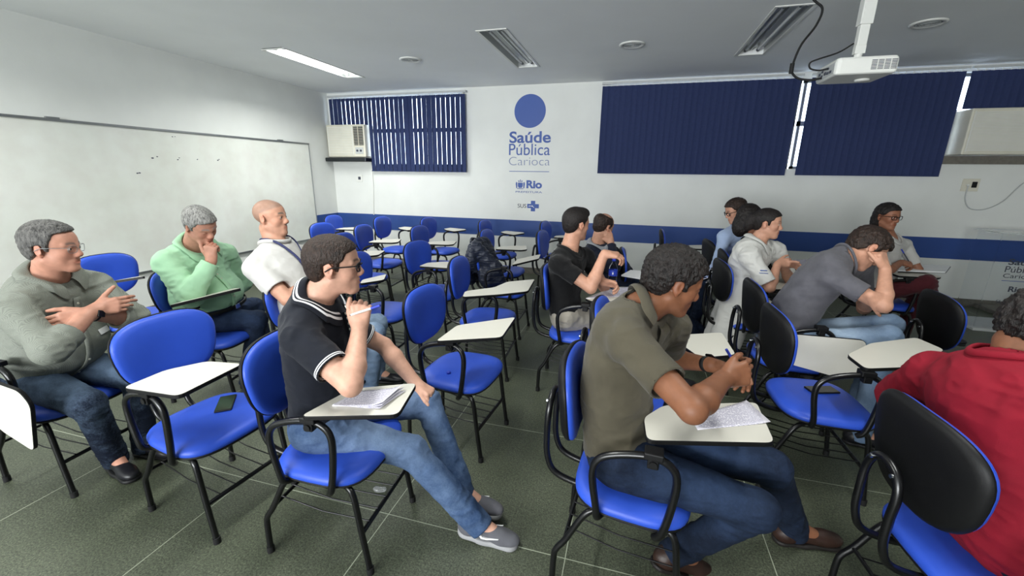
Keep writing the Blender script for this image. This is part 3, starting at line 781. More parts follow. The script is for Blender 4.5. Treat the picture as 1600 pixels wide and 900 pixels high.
def _hash3(i, j, k, seed):
    n = (i*374761393+j*668265263+k*2147483647+seed*974634777) & 0xffffffff
    n = ((n ^ (n >> 13))*1274126177) & 0xffffffff; n = n ^ (n >> 16); return (n & 0xffff)/32767.5-1
def vnoise(P, scale, seed=0):
    q = np.asarray(P)*scale; i = np.floor(q).astype(np.int64); f = q-i; f = f*f*(3-2*f); r = 0
    for dx in (0, 1):
        for dy in (0, 1):
            for dz in (0, 1):
                w = (f[:, 0] if dx else 1-f[:, 0])*(f[:, 1] if dy else 1-f[:, 1])*(f[:, 2] if dz else 1-f[:, 2])
                r = r+w*_hash3(i[:, 0]+dx, i[:, 1]+dy, i[:, 2]+dz, seed)
    return r
def vnormals(V, F):
    n = np.cross(V[F[:, 2]]-V[F[:, 0]], V[F[:, 3]]-V[F[:, 1]]); N = np.zeros_like(V)
    for k in range(4): np.add.at(N, F[:, k], n)
    return N/(np.linalg.norm(N, axis=1, keepdims=True)+1e-12)
def relax(V, F, it=2, lam=.5):
    for _ in range(it):
        A = np.zeros_like(V); c = np.zeros(len(V))
        for k in range(4):
            np.add.at(A, F[:, k], V[F[:, (k+1) % 4]]); np.add.at(c, F[:, k], 1)
            np.add.at(A, F[:, k], V[F[:, (k-1) % 4]]); np.add.at(c, F[:, k], 1)
        V = V+lam*(A/np.maximum(c, 1)[:, None]-V)
    return V
def fast_obj(name, V, F, m, parent=None, colr=None, attrs=None, origin=None):
    me = bpy.data.meshes.new(name); nf = len(F)
    if origin is not None: V = V-np.asarray(origin)
    me.vertices.add(len(V)); me.vertices.foreach_set('co', V.astype(np.float32).ravel())
    me.loops.add(nf*4); me.loops.foreach_set('vertex_index', F.astype(np.int32).ravel())
    me.polygons.add(nf); me.polygons.foreach_set('loop_start', np.arange(0, nf*4, 4, dtype=np.int32))
    try: me.polygons.foreach_set('loop_total', np.full(nf, 4, np.int32))
    except Exception: pass
    me.polygons.foreach_set('use_smooth', np.ones(nf, bool)); me.update(calc_edges=True); me.validate()
    me.materials.append(m)
    if colr is not None and len(me.vertices) == len(colr):
        a = me.color_attributes.new('Col', 'FLOAT_COLOR', 'POINT'); c = np.ones((len(colr), 4), np.float32); c[:, :3] = colr; a.data.foreach_set('color', c.ravel())
    for k, v in (attrs or {}).items():
        a = me.attributes.new(k, 'FLOAT', 'POINT'); a.data.foreach_set('value', v.astype(np.float32))
    return link(bpy.data.objects.new(name, me), parent)

# ---------------------------------------------------------------- person builder
def skin_mat(name):
    m, N, L, b = nt(name); b.inputs['Roughness'].default_value = .5; b.inputs['Specular IOR Level'].default_value = .35
    b.inputs['Subsurface Weight'].default_value = .0
    a = N.new('ShaderNodeAttribute'); a.attribute_name = 'Col'
    n = noise(N, L, 45, 4); r = ramp(N, L, n.outputs['Fac'], [(.3, (.9, .88, .88)), (.7, (1.05, 1.03, 1.03))])
    mx = N.new('ShaderNodeMix'); mx.data_type = 'RGBA'; mx.blend_type = 'MULTIPLY'; mx.inputs[0].default_value = 1
    L.new(a.outputs['Color'], mx.inputs[6]); L.new(r.outputs[0], mx.inputs[7]); L.new(mx.outputs[2], b.inputs['Base Color'])
    n2 = noise(N, L, 500, 2); bump(N, L, b, n2.outputs['Fac'], .12, .002)
    return m
M['skin'] = skin_mat('skin')
def cloth_mat(name, color, rough=.85, var=.1, weave=900, bst=.25, sheen=.1, stripe=None):
    m, N, L, b = nt(name); b.inputs['Roughness'].default_value = rough; b.inputs['Sheen Weight'].default_value = sheen; b.inputs['Specular IOR Level'].default_value = .25
    n = noise(N, L, 14, 5); r = ramp(N, L, n.outputs['Fac'], [(.3, tuple(c*(1-var) for c in color)), (.7, tuple(min(1, c*(1+var)) for c in color))])
    src = r.outputs[0]
    if stripe:
        a = N.new('ShaderNodeAttribute'); a.attribute_name = 'edge'
        rr = ramp(N, L, a.outputs['Fac'], [(0, (0, 0, 0))]+[q for lo, hi in stripe for q in ((lo, (0, 0, 0)), (lo+.0005, (1, 1, 1)), (hi, (1, 1, 1)), (hi+.0005, (0, 0, 0)))])
        sc_ = N.new('ShaderNodeMath'); sc_.operation = 'MULTIPLY'; sc_.inputs[1].default_value = 10; L.new(a.outputs['Fac'], sc_.inputs[0])
        L.new(sc_.outputs[0], rr.inputs[0])
        for e in rr.color_ramp.elements: pass
        mx = N.new('ShaderNodeMix'); mx.data_type = 'RGBA'; L.new(rr.outputs[0], mx.inputs[0]); L.new(src, mx.inputs[6]); mx.inputs[7].default_value = (.8, .8, .82, 1); src = mx.outputs[2]
    L.new(src, b.inputs['Base Color'])
    n2 = noise(N, L, weave, 2); n3 = noise(N, L, 30, 3)
    ad = N.new('ShaderNodeMath'); ad.operation = 'MULTIPLY_ADD'; ad.inputs[1].default_value = 2.5; L.new(n3.outputs['Fac'], ad.inputs[0]); L.new(n2.outputs['Fac'], ad.inputs[2])
    bump(N, L, b, ad.outputs[0], bst, .003); return m
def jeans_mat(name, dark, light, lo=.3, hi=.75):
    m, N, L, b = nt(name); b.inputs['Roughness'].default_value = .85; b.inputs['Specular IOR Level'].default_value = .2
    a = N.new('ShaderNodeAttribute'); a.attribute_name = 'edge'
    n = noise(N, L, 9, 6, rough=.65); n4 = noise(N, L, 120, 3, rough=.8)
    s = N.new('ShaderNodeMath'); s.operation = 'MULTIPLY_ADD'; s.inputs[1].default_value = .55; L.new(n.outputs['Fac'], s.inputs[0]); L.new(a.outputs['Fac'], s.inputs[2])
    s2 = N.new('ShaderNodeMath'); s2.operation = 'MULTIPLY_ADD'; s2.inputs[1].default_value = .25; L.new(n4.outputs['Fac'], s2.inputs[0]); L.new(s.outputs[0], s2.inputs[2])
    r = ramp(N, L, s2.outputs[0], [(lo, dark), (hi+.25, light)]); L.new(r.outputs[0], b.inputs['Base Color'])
    n2 = noise(N, L, 700, 2); n3 = noise(N, L, 26, 4)
    ad = N.new('ShaderNodeMath'); ad.operation = 'MULTIPLY_ADD'; ad.inputs[1].default_value = 3; L.new(n3.outputs['Fac'], ad.inputs[0]); L.new(n2.outputs['Fac'], ad.inputs[2])
    bump(N, L, b, ad.outputs[0], .3, .003); return m
def hair_mat(name, c1, c2, rough=.45):
    m, N, L, b = nt(name); b.inputs['Roughness'].default_value = rough; b.inputs['Specular IOR Level'].default_value = .3
    n = noise(N, L, 110, 4, stretch=(1, 1, .25), rough=.7); r = ramp(N, L, n.outputs['Fac'], [(.35, c1), (.65, c2)]); L.new(r.outputs[0], b.inputs['Base Color'])
    n2 = noise(N, L, 260, 3, stretch=(1, 1, .3)); bump(N, L, b, n2.outputs['Fac'], .8, .006); return m

def ortho(f, u):
    f = unit(f); u = np.asarray(u, float); u = unit(u-f*(u@f)); l = np.cross(u, f); return np.stack([f, l, u], 1)   # columns forward, left, up
HAIR_POLY = {
 'short': [(.080, .066), (.16, .09), (.16, .3), (-.3, .3), (-.3, -.072), (-.078, -.072), (-.050, -.055), (-.034, -.03), (-.030, .012), (.006, .022), (.012, -.012), (.024, -.014), (.030, .022), (.046, .034), (.055, .058)],
 'receded': [(.070, .080), (.16, .11), (.16, .3), (-.3, .3), (-.3, -.070), (-.078, -.070), (-.050, -.052), (-.034, -.03), (-.030, .012), (.006, .022), (.012, -.010), (.023, -.012), (.028, .024), (.036, .040), (.044, .074)],
 'fringe': [(.092, .045), (.16, .05), (.16, .3), (-.3, .3), (-.3, -.075), (-.078, -.075), (-.050, -.055), (-.034, -.03), (-.030, .012), (.006, .022), (.012, -.015), (.026, -.017), (.034, .02), (.056, .028), (.07, .045)],
 'balding': [(.030, .050), (.020, .085), (-.03, .085), (-.06, .098), (-.2, .14), (-.3, .1), (-.3, -.070), (-.078, -.070), (-.050, -.052), (-.034, -.03), (-.030, .012), (.006, .022), (.012, -.014), (.026, -.014), (.034, .024), (.048, .038)],
 'long': [(.083, .066), (.16, .09), (.16, .3), (-.3, .3), (-.3, -.11), (-.06, -.11), (-.035, -.06), (-.028, .0), (-.01, .018), (.02, .012), (.036, .024), (.05, .04), (.06, .058)],
}
def hand_prims(W, d, n, right, curl=(.5, .7, .5), spread=.0, thumb=(.6, .3), s=1.0, curls=None):
    """palm of five metacarpals, four unequal fingers, a thumb from the side of the palm"""
    d = unit(d); n = unit(np.asarray(n, float)-d*(np.asarray(n, float)@d)); t = np.cross(d, n)*(1 if right else -1)
    W = V3(W); P = []
    kn = [(.088, .030), (.092, .010), (.088, -.010), (.080, -.028)]
    ln = [(.041, .025, .020), (.046, .029, .021), (.042, .027, .020), (.033, .020, .018)]
    rr = [(.0098, .0088, .0078), (.0100, .0090, .0080), (.0096, .0086, .0076), (.0086, .0078, .0070)]
    for i in range(4):
        K = W+s*(d*kn[i][0]+t*kn[i][1]-n*.002)
        P.append(Cap(W+s*(d*.012+t*kn[i][1]*.45), K, .0165*s, .0125*s, k=.010))
    P.append(Cap(W+s*(d*.02+t*.018), W+s*(d*.055+t*.034+n*.008), .017*s, .014*s, k=.012))      # thenar
    P.append(Cap(W+s*(d*.03-t*.018+n*.004), W+s*(d*.065-t*.020+n*.004), .014*s, .012*s, k=.012))
    tips = []
    for i in range(4):
        c = curls[i] if curls else curl
        K = W+s*(d*kn[i][0]+t*kn[i][1]-n*.002); sp = spread*(1.5-i); dd = unit(d+t*sp*.5); a = 0; p = K
        for j in range(3):
            a += c[j]; v = dd*math.cos(a)+n*math.sin(a); q = p+v*ln[i][j]*s
            P.append(Cap(p, q, rr[i][j]*s, rr[i][min(2, j+1)]*s*.97, k=.003)); p = q
        tips.append(p)
    B0 = W+s*(d*.028+t*.030+n*.006); o, c = thumb
    v1 = unit(d*math.cos(o)+t*math.sin(o)+n*.35*c); p1 = B0+v1*.040*s
    v2 = unit(v1*math.cos(c)+(d*.75+n*.6-t*.35)*math.sin(c)); p2 = p1+v2*.032*s
    v3 = unit(v2*math.cos(c)+(d*.6+n*.6-t*.5)*math.sin(c)); p3 = p2+v3*.024*s
    P += [Cap(B0, p1, .0140*s, .0115*s, k=.008), Cap(p1, p2, .0112*s, .0100*s, k=.003), Cap(p2, p3, .0100*s, .0085*s, k=.003)]
    return P
def head_prims(o, R, s=1.0, jaw=1.0, fem=False, nose=1.0, closed=False):
    def p(x, y, z): return o+R@(np.array([x, y, z])*s)
    def E(c, r, k=.02, op='u', rz=0):
        Rm = R
        if rz: cz, sz = math.cos(rz), math.sin(rz); Rm = R@np.array([[cz, -sz, 0], [sz, cz, 0], [0, 0, 1.]])
        return Ell(p(*c), np.array(r)*s, Rm, k*s, op)
    def C(a, b, ra, rb, k=.02, op='u'): return Cap(p(*a), p(*b), ra*s, rb*s, k*s, op)
    j = jaw; L_ = []
    L_ += [E((-.007, 0, .035), (.092, .074, .079), .01), E((.035, 0, .028), (.052, .060, .058), .03), E((.038, 0, -.035), (.048, .054*j, .066), .03)]
    for y in (1, -1):
        L_ += [C((-.004, .046*j*y, -.052), (.062, .016*y*j, -.098), .018*j, .015, .03), E((.056, .034*y, -.024), (.023, .021, .024), .02)]
    L_ += [E((.074, 0, -.100), (.018, .020*j, .016), .02), E((.076, 0, -.063), (.017, .026, .022), .02)]
    for y in (1, -1): L_ += [E((.096, .031*y, .001), (.017, .019, .0125), .014, 's')]
    for y in (1, -1): L_ += [C((.086, .011*y, .0155), (.071, .046*y, .018), .0085 if fem else .0110, .0085, .012)]
    L_ += [C((.083, 0, .014), (.100*nose, 0, -.025), .0088, .0108, .014), E((.1030*nose-.002, 0, -.0305), (.0115, .0118, .0100), .014)]
    for y in (1, -1): L_ += [E((.094, .0120*y, -.0360), (.0125, .0080, .0078), .008)]
    for y in (1, -1): L_ += [E((.0755, .031*y, .000), (.0138, .0150, .0130), .004), E((.0905, .031*y, -.0012), (.009, .0125, .0027), .0015, 's')][:1 if closed else 2]
    for y in (1, -1): L_ += [C((.082, .022*y, -.0625), (.0920, .003*y, -.0595), .0036, .0052, .005), C((.082, .020*y, -.0675), (.0905, .002*y, -.0720), .0038, .0060, .005)]
    L_ += [E((.100, 0, -.0655), (.010, .022, .0020), .003, 's')]
    for y in (1, -1):
        L_ += [E((-.010, .0775*y, -.004), (.0185, .0065, .029), .005, rz=.38*y), E((-.004, .0740*y, -.032), (.0085, .006, .009), .005), E((-.003, .0865*y, -.004), (.009, .0065, .016), .004, 's', rz=.38*y)]
    return L_
def make_eyes(root, o, R, s, gaze=(1, 0, 0), iris=(.05, .028, .015), lod=0):
    for y in (1, -1):
        c = o+R@(np.array([.0775, .031*y, 0])*s); g = unit(R@unit(gaze)); r = .0118*s
        up = R[:, 2]; l = unit(np.cross(up, g)); u = np.cross(g, l)
        V = []; F = []; C_ = []; n = 16; ths = [0, .14, .24, .25, .50, .55, .9, 1.5, 2.3, PI-.01]
        for th in ths:
            for k in range(n):
                a = 2*PI*k/n; V.append(c+r*(g*math.cos(th)+(l*math.cos(a)+u*math.sin(a))*math.sin(th)))
                C_.append((.01, .01, .01) if th <= .24 else (iris if th < .52 else (.45, .41, .39)))
        for i in range(len(ths)-1):
            for k in range(n): F.append((i*n+k, (i+1)*n+k, (i+1)*n+(k+1) % n, i*n+(k+1) % n))
        fast_obj('eye', np.array(V), np.array(F), M['eye'], root, np.array(C_))
def _em():
    m, N, L, b = nt('eye_surface'); a = N.new('ShaderNodeAttribute'); a.attribute_name = 'Col'; L.new(a.outputs['Color'], b.inputs['Base Color']); b.inputs['Roughness'].default_value = .12; return m
M['eye'] = _em()

def folds(V, F, amp, joints, seed=0, scale=11., up=(0, 0, 1), extra=.010, jr=.09, edges=(), calm=None):
    N = vnormals(V, F)
    P = V.copy(); P = P+.03*np.stack([vnoise(V, 7, seed+k) for k in range(3)], 1)
    Q = P*np.array([1, 1, 1.7])
    n1 = 1-2*np.abs(vnoise(Q, scale, seed+5)); n2 = 1-2*np.abs(vnoise(Q, scale*2.1, seed+9))
    a = np.full(len(V), amp)
    for j in joints: a = a+extra*np.exp(-((V-j)**2).sum(1)/(jr*jr))
    w = np.ones(len(V))
    for c, n_ in edges:
        dd = V-c; t = np.abs(dd@n_); r = np.linalg.norm(dd, axis=1); w = np.where(r < .12, np.minimum(w, np.clip(t/.05-.25, .0, 1)), w)
    if calm is not None: w = w*np.clip(np.linalg.norm(V-calm, axis=1)/.04-2.4, 0, 1)
    return V+N*(a*w*(n1*.65+n2*.35-.25))[:, None]

def shoe(root, ank, fdir, style, mats, side=1, up=(0, 0, 1), h=.006, floor=None):
    """ank: ankle joint; fdir: toe direction"""
    R = ortho(fdir, up) if abs(unit(fdir)@unit(up)) < .95 else ortho(fdir, (0, 0, 1))
    fl = ank[2]-.085 if floor is None else floor
    o = ank-R[:, 2]*.085
    def p(x, y, z): return o+R@np.array([x, y, z])
    E = lambda c, r, k=.02: Ell(p(*c), r, R, k)
    b = .004*side
    U = [E((-.035, 0, .045), (.046, .036, .040)), Cap(p(-.02, 0, .052), p(.12, b, .036), .037, .033, k=.03), E((.15, b, .034), (.065, .040, .030), .03), Cap(p(-.022, 0, .05), p(-.012, 0, .088), .040, .038, k=.02, cutb=.0)]
    U.append(Half(p(0, 0, .016), -R[:, 2], k=.004))
    U.append(Cap(p(-.012, 0, .086), p(-.005, 0, .13), .031, .033, k=.004, op='s'))
    V, F = mesh_sdf(U, h)
    up_o = fast_obj('shoe', V, F, mats[0], root)
    S = [Cap(p(-.038, 0, .012), p(.05, b, .012), .041, .038, k=.02), Cap(p(.05, b, .012), p(.165, b, .012), .038, .044, k=.03), Half(p(0, 0, .0), -R[:, 2], k=.004), Half(p(0, 0, .026 if style == 'sneaker' else .02), R[:, 2], k=.004)]
    V, F = mesh_sdf(S, h); fast_obj('sole', V, F, mats[1], up_o)
    # laces
    lc = MB()
    if style != 'plain':
        for i in range(4):
            x = .045+.022*i; z = .092-.0115*i-.003; lc.tube([p(x, -.018, z-.008), p(x+.003, 0, z), p(x, .018, z-.008)], .0026, 5)
        lc.build('laces', mats[2], up_o)
    return up_o, p, R

def person(label, sp, group=None):
    """sp: dict describing pose, build and clothes. all joints are world points"""
    h = sp.get('h', .006); s = sp.get('s', 1.0); g = sp.get('girth', 1.0)
    hip = V3(sp['hip']); neck = V3(sp['neck']); RS, LS = V3(sp['rs']), V3(sp['ls'])
    lp = unit(np.array([*sp['hipleft'], 0.])) if len(sp['hipleft']) == 2 else unit(sp['hipleft'])
    ls = unit(LS-RS)
    root = empty('person', (hip[0], hip[1], 0)); tag(root, label, 'person', group)
    off = -np.array([hip[0], hip[1], 0.])
    def put(name, V, F, m, parent=None, **k):
        return fast_obj(name, V+off, F, m, parent or root, **k)
    L_ = np.linalg.norm(neck-hip); hunch = sp.get('hunch', .05)
    ax = unit(neck-hip); fw = unit(np.cross(unit(lp+ls), ax))
    ctl = (hip+neck)/2-fw*hunch
    bz = lambda t: (1-t)**2*hip+2*t*(1-t)*ctl+t*t*neck
    def frame(t):
        up = unit(2*(1-t)*(ctl-hip)+2*t*(neck-ctl)); lat = unit(lp*(1-t)+ls*t); lat = unit(lat-up*(lat@up)); f = np.cross(lat, up); return np.stack([f, lat, up], 1)
    belly = sp.get('belly', 0.)
    shw = np.linalg.norm(LS-RS)/2
    def torso(e, shirt=True):
        P = []; R0 = frame(.05); R1 = frame(.33); R2 = frame(.62); R3 = frame(.88)
        P.append(Ell(hip+R0[:, 2]*.02, np.array([.112*g+e, .160*g+e, .125+e]), R0, .05))
        P.append(Ell(bz(.34)+R1[:, 0]*(belly*.55+.005), np.array([.100*g+belly*.7+e, .138*g+belly*.5+e, .15*s+e]), R1, .07))
        P.append(Ell(bz(.66)+R2[:, 0]*.012, np.array([.112*g+e, .150*g+e, .17*s+e]), R2, .07))
        P.append(Ell(bz(.86)-R3[:, 0]*.005, np.array([.080*g+e, shw*.80+e, .085*s+e]), R3, .06))
        for S in (RS, LS):
            P.append(Cap(bz(.80)+(S-bz(.86))*.45, S, .064*g+e, .046*g+e, k=.045))
            P.append(Cap(bz(.985)-R3[:, 0]*.01, S+(neck-S)*.25, .040*g+e, .034*g+e, k=.04))
        return P
    HP = [hip+lp*(-.085*g)-V3(0, 0, .01), hip+lp*(.085*g)-V3(0, 0, .01)]
    KN = [V3(sp['rk']), V3(sp['lk'])]; AN = [V3(sp['ra']), V3(sp['la'])]
    EL = [V3(sp['re']), V3(sp['le'])]; WR = [V3(sp['rw']), V3(sp['lw'])]; SH = [RS, LS]
    am = sp.get('arm', 1.0)
    # head
    hc = V3(sp['head']); HR = ortho(sp['hf'], sp.get('hu', (0, 0, 1))); hs = sp.get('hs', 1.0)
    hb = hc+HR@(np.array([-.022, 0, -.068])*hs)
    # ---- body
    B = torso(-.004, False)
    for i in range(2):
        B += [Cap(SH[i], EL[i], .050*am*g**.5, .037*am, k=.02), Cap(EL[i], EL[i]+(WR[i]-EL[i])*.3, .036*am, .041*am, k=.015), Cap(EL[i]+(WR[i]-EL[i])*.3, WR[i], .041*am, .0265*am, k=.015)]
        B += [Cap(HP[i], KN[i], .080*g, .055, k=.03), Cap(KN[i], KN[i]+(AN[i]-KN[i])*.35, .053, .055, k=.02), Cap(KN[i]+(AN[i]-KN[i])*.35, AN[i], .055, .038, k=.02), Cap(AN[i], AN[i]+unit(V3(sp['rf' if i == 0 else 'lf']))*.10-V3(0, 0, .04), .036, .026, k=.02)]
    nk = sp.get('nk', 1.0)
    B.append(Cap(neck-ax*.02-fw*.005, hb, .060*nk*hs, .054*nk*hs, k=.03))
    B.append(Cap(neck+fw*.025, hc+HR@(np.array([.006, 0, -.080])*hs), .045*nk*hs, .040*hs, k=.025))
    for i, nm in enumerate(('rh', 'lh')):
        hd = sp.get(nm, {}); dd = hd.get('d', unit(WR[i]-EL[i])); 
        B.append(Cap(WR[i]-unit(WR[i]-EL[i])*.02, WR[i]+unit(dd)*.03, .026*am, .024*am, k=.012))
        B += hand_prims(WR[i], dd, hd.get('n', (0, 0, -1)), i == 0, hd.get('c', (.35, .5, .35)), hd.get('sp', .1), hd.get('t', (.6, .3)), sp.get('hands', 1.0), hd.get('cs'))
    B += head_prims(hc, HR, hs, sp.get('jaw', 1.0), sp.get('fem', False), sp.get('nose', 1.0), sp.get('closed', False))
    V, F = mesh_sdf(B, h)
    q = ((V-hc)@HR)/hs
    skin = np.array(sp['skin'], float); C = np.tile(skin, (len(V), 1))
    dz = vnoise(V, 28, 3)[:, None]*.05+1; C = C*dz
    def blend(mask, c, k=1): 
        nonlocal C
        C = C*(1-mask[:, None]*k)+np.array(c)*mask[:, None]*k
    inh = (np.abs(q).max(1) < .14)
    x, y, z = q[:, 0], np.abs(q[:, 1]), q[:, 2]
    sm = lambda v, a, b: np.clip((v-a)/(b-a), 0, 1)
    lip = np.exp(-(((z+.065)/.0085)**2)**2)*np.exp(-((y/.022)**2)**2)*(x > .083)*inh
    blend(lip, skin*np.array([.86, .52, .50]), .75 if not sp.get('fem') else .95)
    ck = np.exp(-(((y-.038)/.02)**2+((z+.025)/.022)**2))*(x > .03)*inh; blend(ck, skin*np.array([1.08, .80, .76]), .35)
    er = (y > .072)*(z < .03)*(z > -.05)*inh*1.0; blend(er, skin*np.array([1.05, .75, .70]), .35)
    ns = np.exp(-((x-.112)/.014)**2-(z+.03)**2/.0004)*inh; blend(ns, skin*np.array([1.05, .78, .74]), .3)
    hcx = np.array(sp.get('haircol', (.02, .015, .012)))
    bt = .0055 if not sp.get('fem') else .003
    brow = np.exp(-(((z-.0235-.004*np.sin((y-.012)*80)*1)/bt)**2)**2)*sm(y, .009, .014)*(1-sm(y, .044, .052))*(x > .055)*inh; blend(brow, hcx, sp.get('brow', .8))
    if sp.get('stubble'):
        st = (1-sm(z, -.055, -.03))*sm(x, -.01, .03)*(z > -.125)*inh*(1-lip); blend(st, skin*.35, sp['stubble'])
    if sp.get('scalp'):
        line = sm(z+.35*(-x), .030, .045)*(x < .082); line = np.maximum(line, (x < -.03)*sm(z, -.06, -.03)); line = line*(z > -.07)*inh*(1-er)
        line = np.where((x > .03) & (z < .045), 0, line); line = np.where((x > -.02) & (x < .03) & (z < .012) & (y > .05), 0, line)
        blend(line, hcx, sp['scalp'])
    body = put('body', V, F, M['skin'], colr=C)
    if h < .0075 and not sp.get('closed'): make_eyes(body, hc+off, HR, hs, sp.get('gaze', (1, 0, 0)))
    # ---- trousers
    tm = sp['trousers']; th = sp.get('ch', .008); tw = sp.get('tw', 1.0)
    T = [Ell(hip+V3(0, 0, .01), np.array([.118*g+.008, .165*g+.008, .12]), frame(.05), .05)]
    if sp.get('tuck'): T.append(Ell(bz(.16)+frame(.16)[:, 0]*belly*.6, np.array([.115*g+belly*.6, .155*g+belly*.4, .07]), frame(.16), .05))
    T.append(Half(bz(.24), frame(.2)[:, 2], k=.005))
    for i in range(2):
        T += [Cap(HP[i], KN[i], .090*g*tw, .068*tw, k=.04), Cap(KN[i], AN[i]+unit(AN[i]-KN[i])*.040, .066*tw, .056*tw, k=.025, cutb=.010)]
        dn = unit(AN[i]-KN[i])
        T.append(Cap(AN[i]+dn*.035, AN[i]+dn*.12, .045*tw, .050*tw, k=.003, op='s'))
    V, F = mesh_sdf(T, th); V = folds(V, F, .0028, KN+HP+[KN[0]*.35+HP[0]*.65, KN[1]*.35+HP[1]*.65]+[AN[0]*.8+KN[0]*.2, AN[1]*.8+KN[1]*.2], sp.get('seed', 0), 13, extra=.007)
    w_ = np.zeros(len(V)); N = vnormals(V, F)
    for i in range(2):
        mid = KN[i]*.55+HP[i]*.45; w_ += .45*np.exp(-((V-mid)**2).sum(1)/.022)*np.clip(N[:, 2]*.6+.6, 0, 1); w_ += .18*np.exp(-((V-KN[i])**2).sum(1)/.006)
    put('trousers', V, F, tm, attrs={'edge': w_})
    if sp.get('belt'):
        Rb = frame(.12); cb = bz(.15)+Rb[:, 0]*belly*.55; mb = MB()
        pts = [cb+off+Rb@np.array([math.cos(a)*(.121*g+belly*.62+.010), math.sin(a)*(.160*g+belly*.4+.008), 0]) for a in np.linspace(0, 2*PI, 40)[:-1]]
        mb.tube(pts, .014, 8, closed=True, flat=.35); bl = mb.build('belt', M['black_plastic'], root)
        bc = cb+off+Rb@np.array([.121*g+belly*.62+.016, 0, 0]); bk = MB().box((-.003, -.02, -.016), (.004, .02, .016), bev=.002).build('buckle', M['chrome'], bl); bk.matrix_local = Matrix.Translation(Vector(bc)) @ Matrix(Rb.tolist()).to_4x4()
    # ---- shirt
    cm = sp['shirt']; e = sp.get('loose', .011); lo = sp.get('sleeve', 'short')
    S = torso(e)
    hem = sp.get('hem', .02)
    S.append(Half(bz(hem)-frame(.05)[:, 2]*sp.get('hemdrop', .06), -frame(.08)[:, 2], k=.004))
    edges = []
    for i in range(2):
        f = {'short': sp.get('sf', .62), 'long': 1, 'rolled': 1}[lo]
        sw = sp.get('sw', 1.0)
        if lo == 'short':
            c = SH[i]+(EL[i]-SH[i])*f; r1 = .058*am*g**.5*sw
            S += [Cap(SH[i], c, .057*am*g**.5*sw, r1, k=.03, cutb=.0)]
            S.append(Cap(c-unit(c-SH[i])*.008, c+unit(c-SH[i])*.06, r1-max(.009, th*1.5), r1-max(.006, th), k=.002, op='s')); edges.append((c, unit(c-SH[i])))
        else:
            S += [Cap(SH[i], EL[i], .058*am*g**.5*sw, .053*am*sw, k=.03)]
            ff = .93 if lo == 'long' else sp.get('roll', .35); c = EL[i]+(WR[i]-EL[i])*ff
            r1 = (.038 if lo == 'long' else .052)*am*sw
            S += [Cap(EL[i], c, .053*am*sw, r1, k=.02, cutb=.0)]
            if lo == 'rolled': S.append(Cap(c-unit(c-EL[i])*.045, c, .057*am*sw, .056*am*sw, k=.006, cutb=.0, cuta=0))
            else: S.append(Cap(c-unit(c-EL[i])*.055, c, .041*am*sw, .040*am*sw, k=.004, cutb=.0, cuta=0))
            S.append(Cap(c-unit(c-EL[i])*.004, c+unit(c-EL[i])*.05, r1-max(.008, th*1.3), r1-max(.006, th), k=.002, op='s')); edges.append((c, unit(c-EL[i])))
    nr = sp.get('neckhole', .070 if sp.get('collar') else .064)*nk; A0 = unit(hb-neck)
    S.append(Cap(neck-A0*.02+fw*.006, neck+A0*.10+fw*.012, nr, nr*1.1, k=.006, op='s'))
    if sp.get('vneck'): S.append(Cap(neck+fw*.055+ax*.03, neck+fw*.10-ax*sp['vneck'], .035, .008, k=.01, op='s'))
    if sp.get('coat'):      # coat skirts fall from the waist over the seat
        k0 = bz(.18); R_ = frame(.05)
        S = [q_ for q_ in S if not isinstance(q_, Half)]
        for yy in (-.10, .10): S.append(Cap(k0+R_[:, 1]*yy*.6-R_[:, 0]*.02, V3(hip[0], hip[1], 0)+R_[:, 1]*yy*1.3-R_[:, 0]*.16+V3(0, 0, sp['coat']), .13*g, .12, k=.08))
        for i in range(2): S.append(Cap(HP[i], HP[i]+(KN[i]-HP[i])*.7, .11, .10, k=.06))
        S.append(Half(V3(0, 0, sp['coat']), (0, 0, -1), k=.004))
    V, F = mesh_sdf(S, th)
    js = [SH[0]*.75+neck*.25, SH[1]*.75+neck*.25, bz(.22), bz(.1)]+([EL[0], EL[1]] if lo != 'short' else [])
    V = folds(V, F, sp.get('fold', .0035), js, sp.get('seed', 0)+20, sp.get('fscale', 10), extra=sp.get('fx', .008), jr=.12, edges=edges, calm=neck+unit(hb-neck)*.01)
    ed = np.full(len(V), 1.0)
    for c, n_ in edges:
        dd = V-c; t = -(dd@n_); r = np.linalg.norm(dd+np.outer(t, n_), axis=1); ed = np.where((r < .085) & (np.abs(t) < .06), np.minimum(ed, np.clip(t, 0, 1)), ed)
    shirt = put('coat' if sp.get('coat') else 'shirt', V, F, cm, attrs={'edge': ed})
    # ---- collar
    NB = [Cap(neck-ax*.02-fw*.005, hb, .060*nk*hs, .054*nk*hs, k=.03), Cap(neck+fw*.03, hc+HR@(np.array([.015, 0, -.075])*hs), .045*nk*hs, .042*hs, k=.03)]
    SU = [q_ for q_ in S if q_.op == 'u']
    def proj_on(P, prims, tgt, it=8):
        P = np.array(P, float); tgt = np.asarray(tgt, float); e_ = .002
        for _ in range(it):
            f_ = lambda Q: eval_sdf(prims, Q[:, None, :].astype(F32), Q, .2)[:, 0].astype(float)
            d0 = f_(P); g_ = np.stack([(f_(P+e_*np.eye(3)[k])-f_(P-e_*np.eye(3)[k]))/(2*e_) for k in range(3)], 1)
            g_ /= np.linalg.norm(g_, axis=1, keepdims=True)+1e-9; P = P+g_*np.clip(tgt-d0, -.03, .03)[:, None]
        return P
    A = unit(hb-neck); Rn = ortho(unit(fw-A*(fw@A)), A)
